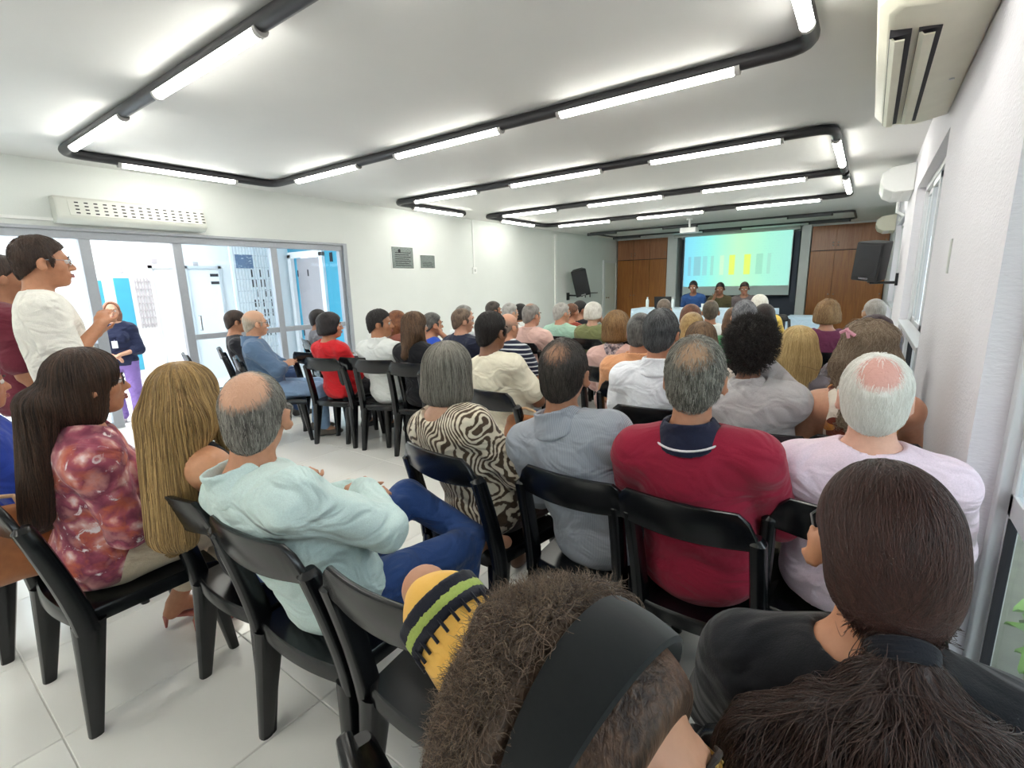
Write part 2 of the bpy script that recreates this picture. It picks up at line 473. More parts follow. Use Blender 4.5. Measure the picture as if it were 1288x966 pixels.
# plants in the garden, behind the near window
leafm = NT('leaf'); leafm.base(leafm.ramp(leafm.noise(6), [(.35, '#5f9b2c'), (.65, '#b5d84a')])); leafm.b.inputs['Roughness'].default_value = .45
leafm.b.inputs['Transmission Weight'].default_value = .0
R_ = random.Random(5)
def leaf_mesh():
    q = MB(); L, w = .17, .05; rings = []
    pts = []
    for k in range(6):
        t = k/5; ww = w*math.sin(math.pi*min(1, t*.9+.08))**.8
        pts += [(-ww, t*L, -.06*t*t), (0, t*L, -.06*t*t-.012), (ww, t*L, -.06*t*t)]
    fs = []
    for k in range(5):
        for j in range(2): fs.append((k*3+j, k*3+j+1, k*3+j+4, k*3+j+3))
    q.add(pts, fs); q.add([(x, y, z-.002) for x, y, z in pts], [f[::-1] for f in fs])
    return q.mesh('leaf', leafm.m)
lm = leaf_mesh()
def shrub(x, y, n, label, hgt):
    t = empty('leafy_plant', (x, y, -.15)); tag(t, label, 'plant')
    st = MB()
    for k in range(5):
        a = k*1.26; st.tube([(0, 0, 0), (.06*math.cos(a), .06*math.sin(a), hgt*.5), (.14*math.cos(a), .14*math.sin(a), hgt)], [.012, .009, .004], 6)
    st.build('stem', plain('stem', '#6b7a3a', .7), t)
    for k in range(n):
        a = R_.uniform(0, 6.28); z = R_.uniform(.15, 1)*hgt; r = .04+.12*z/hgt
        o = obj('leaf', lm, t, (r*math.cos(a), r*math.sin(a), z), (R_.uniform(-.5, .7), R_.uniform(-.4, .4), a-1.57))
        s = R_.uniform(.7, 1.3); o.scale = (s, s, s)
shrub(.80, 2.2, 70, 'bright green leafy plant low outside the nearest window pane', .60)
shrub(1.15, 2.8, 60, 'green leafy plant in the garden beyond the nearest window, further out', .5)
# ================================================================== FURNITURE AND FITTINGS
# ---- ceiling light fixtures: dark conduit runs carrying lamp tubes
FZ = 2.757
def corner(p, a, b, r=.16, n=6):
    """points of a rounded corner at p between unit directions a (in) and b (out)"""
    p = np.array(p); a = np.array(a); b = np.array(b)
    P0, P2 = p - a*r, p + b*r
    return [tuple((1-t)**2*P0 + 2*t*(1-t)*p + t*t*P2) for t in np.linspace(0, 1, n)]
def path(pts):
    out = [pts[0]]
    for k in range(1, len(pts)-1):
        a = np.array(pts[k])-np.array(pts[k-1]); b = np.array(pts[k+1])-np.array(pts[k])
        out += corner(pts[k], a/np.linalg.norm(a), b/np.linalg.norm(b))
    return out + [pts[-1]]
xl, xr = -6.04, -.38
def fixture(label, loops, tubes, lit=True, pr=.042):
    t = empty('ceiling_light', (0, 0, FZ)); tag(t, label, 'light fixture', 'conduit light fixtures on the ceiling')
    def loc(p): return (p[0], p[1], 0)
    for lp in loops:
        q = MB(); q.tube([loc(p) for p in path(lp)], pr, 12); q.build('conduit', M['pipe'], t)
    for a, b in tubes:
        a = np.array(loc(a)); b = np.array(loc(b)); d = (b-a)/np.linalg.norm(b-a); off = np.array((0, 0, -.026))
        q = MB(); q.tube([a+off, b+off], .034, 14); o = q.build('lamp_tube', M['tube'] if lit else M['tubeoff'], t)
        for e, sg in ((a, -1), (b, 1)):
            q = MB(); q.tube([e+off, e+off+d*sg*.03], .037, 14); q.build('lamp_socket', M['pipecap'] if lit else M['pipe'], o)
y1, y2, y3, y4, y5, y6, y7 = 1.444, 3.423, 5.339, 7.479, 9.726, 12.117, 13.745
K = 1.263
def xr_tubes(y, spans): return [((a*K, y), (b*K, y)) for a, b in spans]
sp = [(-3.50, -2.99), (-3.0, -2.04), (-1.58, -.63)]
fixture('front loop of dark conduit with lit tubes, closest to the camera on the ceiling',
        [[(xr, y1, 0), (xl, y1, 0), (xl, y2, 0), (xr, y2, 0), (xr, y1, 0)]],
        xr_tubes(y1, [(-4.46, -3.51), (-2.98, -2.0), (-1.55, -.62)]) + xr_tubes(y2, [(-4.36, -3.49), (-3.0, -2.03), (-1.57, -.62)]) +
        [((xl, 1.89), (xl, 2.95)), ((xr, 2.0), (xr, 3.08))])
fixture('added rear loop of dark conduit with lit tubes, unseen behind the last row',  # unseen lamps, added to brighten the nearest people
        [[(xr, -2.5, 0), (xl, -2.5, 0), (xl, -.55, 0), (xr, -.55, 0), (xr, -2.5, 0)]],
        xr_tubes(-.55, [(-4.36, -3.49), (-3.0, -2.03), (-1.57, -.62)]) + xr_tubes(-2.5, [(-4.36, -3.49), (-3.0, -2.03), (-1.57, -.62)]))
fixture('middle loop of dark conduit with lit tubes between the two wall air conditioners',
        [[(xl, 6.95, 0), (xl, y3, 0), (xr, y3, 0), (xr, y4-.03, 0)]],
        xr_tubes(y3, [(-4.41, -3.485), (-3.02, -2.05), (-1.58, -.625)]) + [((xl, 5.73), (xl, 6.86)), ((xr, 5.69), (xr, 6.95))])
fixture('third loop of dark conduit with lit tubes, toward the projection screen',
        [[(xr, y4+.06, 0), (xl, y4+.06, 0), (xl, y5, 0), (xr, y5, 0), (xr, y4+.18, 0)]],
        xr_tubes(y4+.06, [(-4.42, -3.54), (-3.05, -2.09), (-1.62, -.63)]) + xr_tubes(y5, [(-4.5, -3.55), (-3.07, -2.08), (-1.61, -.625)]) +
        [((xl, 8.05), (xl, 9.2)), ((xr, 7.9), (xr, 9.2))])
fixture('unlit loop of thin dark conduit on the ceiling before the projection screen',
        [[(xl-.1, y6, 0), (xr, y6, 0), (xr, y7, 0), (xl-.1, y7, 0), (xl-.1, y6, 0)]],
        xr_tubes(y6, [(-4.9, -4.3), (-3.3, -2.7), (-1.2, -.6)]) + xr_tubes(y7, [(-4.9, -4.3), (-2.9, -2.2), (-1.0, -.4)]), lit=False, pr=.022)

# ---- air conditioners
ac = empty('air_conditioner', (XR, 3.5, 2.5)); tag(ac, 'large aged cream air conditioner with open louvres high on right wall, nearest', 'air conditioner')
def prof(y, s=1.0):   # cross section (x from wall, z): broad belly with the louvres
    return [(-.0, y, .0), (-.16, y, -.03), (-.335*s, y, -.005), (-.385*s, y, .05), (-.38*s, y, .17), (-.30, y, .235), (0, y, .25)]
q = MB(); q.loft([prof(-.93, .9), prof(-.86), prof(.86), prof(.90, .93)]); q.build('casing', M['cream'], ac, bevel=.012)
for x0, x1 in ((-.335, -.262), (-.240, -.165)):
    boxobj('louvre_slot', (x0, -.72, -.0335), (x1, .78, .0), M['dark'], ac)
    q = MB(); q.loft([[(x0-.002, y, -.030), (x0+.02, y, -.050), (x1-.022, y, -.052), (x1-.020, y, -.046), (x0+.02, y, -.044), (x0+.004, y, -.024)] for y in (-.71, .77)]); q.build('louvre', M['cream'], ac)
q = MB(); q.disc_lathe([(0, 0), (.012, 0), (.012, .004), (0, .004)], 10, (-.06, .1, -.016)); q.build('screw_cap', M['greypl'], ac)
def split_ac(name, y0, y1, z0, label, m):
    t = empty(name, (XR, y0, z0)); tag(t, label, 'air conditioner')
    L = y1-y0
    def pr(y, s=1): return [(0, y, 0), (-.19*s, y, .0), (-.28*s, y, .05), (-.315*s, y, .13), (-.30*s, y, .22), (-.22*s, y, .275), (0, y, .30)]
    q = MB(); q.loft([pr(0, .97), pr(.02), pr(L-.02), pr(L, .97)]); q.build('casing', m, t, bevel=.008)
    boxobj('outlet_flap', (-.19, .06, -.006), (-.09, L-.06, .003), M['whitepl'], t, .003)
split_ac('air_conditioner', 7.3, 8.3, 2.42, 'white rounded split air conditioner on the right wall above second window', M['whitepl'])
split_ac('air_conditioner', 12.2, 13.1, 2.34, 'small cream split air conditioner far along right wall above the loudspeaker', M['cream'])
q = MB(); q.tube([(XR-.1, 8.3, 2.42), (XR-.1, 8.34, 2.3), (XR-.03, 8.4, 2.26), (XR-.03, 9.6, 2.3)], .018, 8)
tag(q.build('drain_pipe', M['whitepl']), 'white drain pipe running from the rounded split air conditioner', 'pipe')
ac = empty('air_conditioner', (XL, 2.12, 2.2)); tag(ac, 'long white perforated air conditioner above the glass doors on the left wall', 'air conditioner')
L = .68
def pl(y, s=1): return [(0, y, 0), (.13*s, y, .0), (.19*s, y, .035), (.20*s, y, .06), (.16*s, y, .23), (.12*s, y, .255), (0, y, .26)]
q = MB(); q.loft([pl(-L, .94), pl(-L+.02), pl(L-.02), pl(L, .94)]); q.build('casing', M['offwhite'], ac, bevel=.006)
q = MB(); q.loft([[(.196, y, .07), (.206, y, .072), (.17, y, .222), (.160, y, .22)] for y in (-L+.1, L-.03)]); gp = q.build('grille', M['offwhite'], ac)
q = MB()
for k in range(16):
    for j in range(4):
        y = -L+.15+k*.077; z = .09+j*.034; x = .2035-(z-.07)*.245
        q.loft([[(x-.004, y+dy, z+dz) for dy, dz in ((0, 0), (.032, 0), (.032, .012), (0, .012))], [(x+.004, y+dy, z+dz) for dy, dz in ((0, 0), (.032, 0), (.032, .012), (0, .012))]])
tag(q.build('grille_holes', M['dark'], gp, smooth=False), kind='stuff')
q = MB(); q.box((0, -L-.9, .02), (.03, -L, .05)); q.build('cable_duct', M['whitepl'], ac, smooth=False)

# ---- wall fittings on the left
pm = NT('engraved_plaque'); pm.base(pm.ramp(pm.noise(60, pm.coord((1, .5, 3))), [(.35, '#6d7472'), (.65, '#9aa3a0')])); pm.b.inputs['Metallic'].default_value = .5; pm.b.inputs['Roughness'].default_value = .4
def plaque(y0, y1, z0, z1, label, lines):
    t = empty('wall_plaque', (XL, (y0+y1)/2, z0)); tag(t, label, 'plaque')
    w, h = (y1-y0)/2, z1-z0
    boxobj('plate', (0, -w, 0), (.015, w, h), pm.m, t, .003)
    boxobj('mount', (-.01, -w-.02, -.02), (.005, w+.02, h+.02), M['whitepl'], t)
    q = MB()
    for k in range(lines): q.box((.0145, -w*.75, h*(.12+.1*k)), (.0165, w*(.75-.2*(k % 2)), h*(.15+.1*k)))
    tag(q.build('engraved_lines', M['dark'], t, smooth=False), kind='stuff')
    if lines > 5:
        q = MB(); q.disc_lathe([(0, .0), (.03, .0), (.03, .004), (0, .004)], 14, (.014, -.08, h*.82), 'x'); q.build('crest', M['dark'], t)
plaque(5.77, 6.25, 1.81, 2.17, 'larger grey engraved metal plaque on the white left wall', 7)
plaque(6.43, 6.79, 1.82, 2.05, 'smaller dark grey plaque on left wall, right of the larger plaque', 4)
t = empty('wall_switch', (XL, 7.93, 1.72)); tag(t, 'white surface switch box at the foot of a wall conduit', 'switch')
boxobj('switch_box', (0, -.06, 0), (.04, .06, .13), M['whitepl'], t, .006); boxobj('rocker', (.04, -.02, .04), (.048, .02, .09), M['greypl'], t)
boxobj('conduit', (0, -.015, .13), (.022, .015, 1.06), M['whitepl'], t)
t = boxobj('cable_raceway', (XL, 11.18, .1), (XL+.04, 11.26, 2.72), M['whitepl']); tag(t, 'slim white vertical raceway on the left wall beside the tilted loudspeaker', 'raceway')
tag(boxobj('wall_strip', (XR-.006, 3.14, 1.5), (XR+.001, 3.18, 1.66), M['greypl'], bevel=.002), 'thin pale strip stuck on the white pillar between the windows', 'strip')  # flat paper strip on the pillar face

# ---- loudspeakers on wall brackets
def speaker(loc, rot, size, label, wallx, armlen):
    t = empty('loudspeaker', loc); tag(t, label, 'loudspeaker', 'wall loudspeakers'); t.rotation_euler = rot
    w, dpt, h = size
    q = MB(); ring = lambda z, s: [(-w/2*s, dpt*.5, z), (-w/2*.72*s, -0, z), (-w/2*.72*s, -dpt*.1, z), (w/2*.72*s, -dpt*.1, z), (w/2*.72*s, 0, z), (w/2*s, dpt*.5, z)]
    def rg(z, s): return [(-w/2*.65*s, -dpt/2, z), (w/2*.65*s, -dpt/2, z), (w/2*s, dpt*.38, z), (w/2*.96*s, dpt/2, z), (-w/2*.96*s, dpt/2, z), (-w/2*s, dpt*.38, z)]
    q.loft([rg(0, .96), rg(.02, 1), rg(h-.02, 1), rg(h, .96)]); q.build('cabinet', M['black'], t, bevel=.008)
    g = boxobj('grille', (-w*.44, dpt/2-.004, .06), (w*.44, dpt/2+.012, h-.03), plain('speaker_mesh', '#1f2126', .6, grain=.25, gs=500), t, .006)
    q = MB(); q.disc_lathe([(0, .0), (w*.36, .0), (w*.36, .006), (w*.3, .008), (.0, .004)], 24, (0, dpt/2+.01, h*.36), 'y'); q.build('woofer_ring', M['black'], g)
    boxobj('badge', (-.06, dpt/2+.012, .025), (.06, dpt/2+.018, .05), M['metal'], t)
    return t
s1 = speaker((-6.28, 12.0, 1.16), (rad(-10), rad(13), rad(-150)), (.40, .34, .70), 'black loudspeaker tilted on a bracket on the white left wall', XL, .4)
s2 = speaker((.0, 8.25, 1.44), (rad(-6), rad(-8), rad(152)), (.34, .30, .50), 'black loudspeaker on a bracket on the right wall near the cabinets', XR, .3)
q = MB(); q.box((XL, 11.82, 1.02), (XL+.03, 11.94, 1.22)); q.tube([(XL, 11.88, 1.15), (-6.28, 11.98, 1.13)], .022, 8); q.tube([(-6.28, 11.98, 1.13), (-6.28, 11.98, 1.19)], .03, 8)
tag(q.build('speaker_bracket', M['black']), 'black wall bracket under the left loudspeaker', 'bracket')
q = MB(); q.box((XR-.03, 8.2, 1.36), (XR, 8.3, 1.52)); q.tube([(XR, 8.25, 1.40), (0, 8.25, 1.40)], .018, 8); q.tube([(0, 8.25, 1.40), (0, 8.25, 1.46)], .025, 8)
tag(q.build('speaker_bracket', M['black']), 'black wall bracket under the right loudspeaker', 'bracket')
q = MB(); q.box((XL, 12.85, 1.17), (XL+.22, 13.3, 1.19)); q.box((XL, 12.9, 1.05), (XL+.02, 12.93, 1.17)); q.box((XL, 13.2, 1.05), (XL+.02, 13.23, 1.17))
tag(q.build('wall_shelf', M['black'], smooth=False), 'narrow black shelf on the left wall beyond the tilted loudspeaker', 'shelf')

# ---- wooden cabinets either side of the screen
def cabinet(name, x0, x1, splits, label):
    t = empty(name, ((x0+x1)/2, YF, 0)); tag(t, label, 'cabinet', 'wooden wall cabinets'); cx = (x0+x1)/2
    boxobj('carcass', (x0-cx, -.34, .0), (x1-cx, .0, 2.755), M['wood'], t)
    st = (x1-x0)/splits
    for k in range(splits):
        a, b = x0-cx+k*st+.004, x0-cx+(k+1)*st-.004
        d = boxobj('door', (a, -.365, .08), (b, -.342, 2.13), M['wood'], t, .003)
        u = boxobj('upper_door', (a, -.365, 2.15), (b, -.342, 2.745), M['wood2'], t, .003)
        kx = b-.05 if k % 2 == 0 else a+.05
        for par, zz in ((u, 2.26), (u, 2.33), (d, 1.05)):
            q = MB(); q.disc_lathe([(0, 0), (.008, 0), (.008, -.02), (.018, -.03), (.014, -.04), (0, -.042)], 10, (kx, -.365, zz), 'y'); q.build('knob', M['brass'], par)
    boxobj('rail', (x0-cx, -.36, 2.132), (x1-cx, -.34, 2.148), M['dark'], t)
cabinet('wall_cabinet', XL+.06, -5.05, 3, 'tall brown wooden cabinet left of the projection screen')
cabinet('wall_cabinet', -1.31, XR-.02, 3, 'tall brown wooden cabinet right of the screen, behind the right loudspeaker')

# ---- projection screen and projector
ps = empty('projection_screen', (-3.12, 15.05, 1.02)); tag(ps, 'white projection screen lit with a pale green and yellow chart', 'projection screen')
pic = NT('glowing_picture')
def _pic():
    # the projector's light put in as the picture's own glow: a pale blue-green chart with grey bars and two yellow columns
    t = pic; gx = t.n('SeparateXYZ'); t.l(t.coord(kind='Generated'), gx.inputs[0]); X, Z = gx.outputs[0], gx.outputs[2]
    base = t.ramp(X, [(0, '#74d4f4'), (.25, '#86ecdf'), (.55, '#a0f2c8'), (1, '#9ae4d4')])
    glow = t.ramp(t.math('MULTIPLY', t.math('ABSOLUTE', t.math('SUBTRACT', X, .52)), 2.2), [(0, '#ffffff'), (.6, '#000000')])
    col = t.mix(t.math('MULTIPLY', glow, .35), base, srgb('#d7ffb0'))
    def band(v, a, b): return t.math('MULTIPLY', t.math('GREATER_THAN', v, a), t.math('LESS_THAN', v, b))
    zz = band(Z, .22, .60)
    for a, b, c, k in ((.45, .505, '#e4f51a', .85), (.59, .65, '#e2f524', .85), (.36, .40, '#d8eec0', .6), (.10, .17, '#7ab8c4', .8), (.19, .235, '#86c6cc', .7),
                       (.04, .07, '#76b6cc', .8), (.27, .30, '#8cc8bc', .7), (.70, .76, '#86ccb0', .7), (.80, .83, '#94ccb8', .6)):
        col = t.mix(t.math('MULTIPLY', t.math('MULTIPLY', zz, band(X, a, b)), k), col, srgb(c))
    rows = t.math('LESS_THAN', t.math('FRACT', t.math('MULTIPLY', Z, 22.0)), .25)
    txt = t.math('MULTIPLY', t.math('GREATER_THAN', t.noise(90, t.coord((1, 1, .4), kind='Generated'), 2), .55), rows)
    col = t.mix(t.math('MULTIPLY', t.math('MULTIPLY', txt, band(X, .05, .93)), .22), col, srgb('#6aa9b4'))
    t.b.inputs['Base Color'].default_value = (.22, .22, .22, 1)
    t.l(col, t.b.inputs['Emission Color']); t.b.inputs['Emission Strength'].default_value = .62
    t.b.inputs['Roughness'].default_value = .8
_pic()
sw = 1.42
boxobj('fabric', (-sw, -.004, .0), (sw-.03, .004, 1.72), plain('screen_fabric', '#c9d6d6', .8), ps)
boxobj('picture', (-sw+.02, -.009, .27), (sw-.05, -.005, 1.70), pic.m, ps)
q = MB(); q.loft([[(x, -.05+.05*math.cos(a), 1.74+.05*math.sin(a)) for a in np.linspace(0, 6.283, 12, endpoint=False)] for x in (-sw-.3, sw+.12)]); q.build('roller_case', M['greypl'], ps)
q = MB(); q.tube([(-sw, 0, 0), (sw-.03, 0, 0)], .015, 8); q.build('bottom_bar', M['black'], ps)
boxobj('side_board', (-sw-.06, .05, -.1), (-sw-.01, .2, 1.7), M['navyb'], ps); boxobj('side_board', (sw+.0, .05, -.2), (sw+.12, .2, 1.66), M['navyb'], ps)
pj = empty('projector', (-3.32, 11.3, 2.5)); tag(pj, 'white ceiling projector on a short white mount before the screen', 'projector')
boxobj('body', (-.17, -.13, 0), (.17, .13, .11), M['whitepl'], pj, .015)
q = MB(); q.disc_lathe([(0, 0), (.04, 0), (.04, .04), (.03, .045), (0, .03)], 14, (.06, .13, .055), 'y'); q.build('lens', M['dark'], pj)
q = MB(); q.tube([(0, 0, .11), (0, 0, .30)], .022, 10); q.disc_lathe([(0, .27), (.07, .27), (.07, .30), (0, .30)], 14); q.build('mount', M['whitepl'], pj)

# ---- stage, speakers' table
stage = boxobj('stage_platform', (-4.7, 9.75, 0), (-1.0, 12.6, .18), plain('stage_carpet', '#8d8a86', .9, grain=.1)); tag(stage, 'low grey platform under the panel table', 'platform')
tb = empty('panel_table', (-2.68, 10.2, .18)); tag(tb, 'long panel table under a pale blue cloth, in front of the screen', 'table')
boxobj('table_top', (-1.3, -.35, .70), (1.3, .35, .735), M['greypl'], tb)
for x in (-1.15, 1.15):
    for y in (-.25, .25): boxobj('leg', (x-.02, y-.02, 0), (x+.02, y+.02, .70), M['metal'], tb)
def drape(name, w, dp, h, m, parent=None):
    q = MB(); n = 60; rings = []
    per = [(-w, -dp), (w, -dp), (w, dp), (-w, dp)]
    def pt(s):
        s = s % 4; i = int(s); f = s-i; a = per[i]; b = per[(i+1) % 4]; return a[0]+(b[0]-a[0])*f, a[1]+(b[1]-a[1])*f
    for z, amp in ((h, .0), (h-.02, .004), (h*.6, .02), (.06, .035)):
        r = []
        for k in range(n):
            x, y = pt(4*k/n); L_ = math.hypot(x, y); o = amp*(.6+.4*math.sin(k*2.1)); r.append((x+x/L_*o, y+y/L_*o*1.5, z))
        rings.append(r)
    q.loft(rings[::-1], cap=False); q.add(rings[0], [tuple(range(n))]); return q.build(name, m, parent)
tcm = cloth('pale_blue_cloth', '#c3daea', .4)
o = drape('tablecloth', 1.33, .38, .745, tcm); o.location = (-2.68, 10.2, .18); tag(o, 'pale blue cloth draped over the panel table', 'tablecloth')
st = empty('side_table', (-.92, 11.2, 0)); tag(st, 'small table under a light blue cloth by the right cabinet', 'table')
boxobj('table_top', (-.3, -.3, .70), (.3, .3, .73), M['greypl'], st)
for x in (-.25, .25):
    for y in (-.25, .25): boxobj('leg', (x-.02, y-.02, 0), (x+.02, y+.02, .70), M['metal'], st)
o = drape('tablecloth', .33, .33, .74, tcm); o.location = (-.92, 11.2, 0); tag(o, 'light blue cloth over the small side table by the cabinet', 'tablecloth')
lp = empty('laptop', (-3.42, 10.12, .93)); tag(lp, 'black laptop open on the left end of the panel table', 'laptop'); lp.rotation_euler = (0, 0, rad(190))
boxobj('keyboard', (-.17, -.12, 0), (.17, .12, .018), M['black'], lp, .004)
q = MB(); q.loft([[(-.17, .115, .018), (.17, .115, .018), (.17, .125, .018), (-.17, .125, .018)], [(-.17, .18, .24), (.17, .18, .24), (.17, .19, .24), (-.17, .19, .24)]]); q.build('screen', M['black'], lp)
bm_ = glass('clear_bottle', '#eaf4f6')
def bottle(x, y, label):
    t = empty('water_bottle', (x, y, .93)); tag(t, label, 'bottle')
    q = MB(); q.disc_lathe([(0, 0), (.032, 0), (.033, .02), (.031, .08), (.033, .14), (.03, .17), (.013, .2), (.013, .21), (0, .21)], 14); q.build('body', plain('water_bottle', '#dfe9ea', .15), t)
    q = MB(); q.disc_lathe([(0, .205), (.016, .205), (.016, .228), (0, .228)], 12); q.build('cap', M['whitepl'], t)
bottle(-3.75, 10.05, 'clear water bottle on the left end of the panel table'); bottle(-3.2, 10.0, 'clear water bottle beside the laptop on the panel table')
q = MB(); q.disc_lathe([(0, 0), (.028, 0), (.036, .1), (.033, .1), (.026, .006), (0, .006)], 14)
o = q.build('drinking_glass', M['whitepl']); o.location = (-2.6, 9.98, .93); tag(o, 'small white cup in the middle of the panel table', 'cup')

# ---- black plastic chairs
def rr(cx, cy, cz, w, d, ux=(1, 0, 0), uy=(0, 1, 0), r=.35):
    """rounded rectangle ring of 12 points"""
    ux = np.array(ux, float); uy = np.array(uy, float); c = np.array((cx, cy, cz), float); out = []
    k = min(w, d)*r
    for sx, sy in ((1, 1), (-1, 1), (-1, -1), (1, -1)):
        pts = [(w/2, d/2-k), (w/2-k*.3, d/2-k*.3), (w/2-k, d/2)]
        if sx*sy < 0: pts = pts[::-1]
        for a, b in pts: out.append(c + ux*a*sx + uy*b*sy)
    return out
def chair_meshes():
    R = {}
    # seat: dished panel with turned-down lip
    q = MB(); nx, ny = 12, 12; top = []; 
    def sxy(i, j):
        u = -1+2*i/nx; v = -1+2*j/ny
        w = .205 + .012*v
        y = .215*v + (.02*(1-u*u) if v > .9 else 0) - (.025*(1-u*u) if v < -.9 else 0)
        return u*w, y
    def sz(i, j):
        u = -1+2*i/nx; v = -1+2*j/ny
        return .44 - .014*(1-u*u)*(1-v*v) - (.018*max(0, v-.6)/.4)
    T = [(*sxy(i, j), sz(i, j)) for j in range(ny+1) for i in range(nx+1)]
    B = [(x, y, z-.012) for x, y, z in T]
    g = lambda i, j: j*(nx+1)+i
    fs = [(g(i, j), g(i+1, j), g(i+1, j+1), g(i, j+1)) for j in range(ny) for i in range(nx)]
    q.add(T, fs); q.add(B, [f[::-1] for f in fs])
    rim = [g(i, 0) for i in range(nx)] + [g(nx, j) for j in range(ny)] + [g(i, ny) for i in range(nx, 0, -1)] + [g(0, j) for j in range(ny, 0, -1)]
    r0 = [T[i] for i in rim]
    ring = lambda s, dz: [(x*s, y*s, z+dz) for x, y, z in r0]
    q.loft([ring(1.0, 0), ring(1.025, -.008), ring(1.03, -.05), ring(.985, -.05), ring(.985, -.012)], cap=False)
    R['seat'] = q.mesh('seat', M['chair'])
    # backrest: hoop of two posts and a broad bowed top rail
    q = MB(); rings = []
    for t in np.linspace(0, 1, 7):
        z = .38+t*.405; x = .205-.012*t; y = -.205-.092*t**1.3
        rings.append(([(-p[0], p[1], p[2]) for p in rr(x, y, z, .040, .070-.012*t)], rr(x, y, z, .040, .070-.012*t)))
    t = 1.03; z, x, y, = .38+t*.42, .205-.012*t, -.205-.092*t**1.3
    for k_ in (1.0,):
        e_ = rr(x-.004, y+.004, .800, .022, .040); rings.append(([(-p[0], p[1], p[2]) for p in e_], e_))
    q.loft([b for _, b in rings]); q.loft([a[::-1] for a, _ in rings])
    rail = []
    for u in np.linspace(-1, 1, 17):
        x = .197*u; bow = -.035*(1-u*u); e = max(0, abs(u)-.72)/.28
        zt = .875 - .085*e**2; zb = .748 + .012*u*u; y = -.292 + bow; th = .022
        zc = (zt+zb)/2; hh = zt-zb
        rail.append(rr(x, y-.012, zc, th, hh, (0, 1, .0), (0, -.22, 1)))
    q.loft(rail)
    R['backrest'] = q.mesh('backrest', M['chair'])
    def leg(x0, y0, x1, y1, w0, d0, w1, d1):
        q = MB(); rs = []
        for t in np.linspace(0, 1, 5):
            rs.append(rr(x0+(x1-x0)*t, y0+(y1-y0)*t, .405*(1-t), w0+(w1-w0)*t, d0+(d1-d0)*t))
        q.loft(rs[::-1]); return q.mesh('leg', M['chair'])
    R['legs'] = [leg(s*.185, .185, s*.205, .235, .068, .068, .038, .036) for s in (-1, 1)] + [leg(s*.19, -.195, s*.21, -.245, .060, .095, .038, .042) for s in (-1, 1)]
    for me in [R['seat'], R['backrest']]+R['legs']: me.transform(Matrix.Diagonal((1.09, 1, 1, 1)))
    return R
CH = chair_meshes()
def chair(x, y, rz, label, group='black plastic chairs in rows'):
    t = empty('plastic_chair', (x, y, 0), rad(rz)); tag(t, label, 'chair', group)
    obj('seat', CH['seat'], t); obj('backrest', CH['backrest'], t)
    for m in CH['legs']: obj('leg', m, t)
    return t
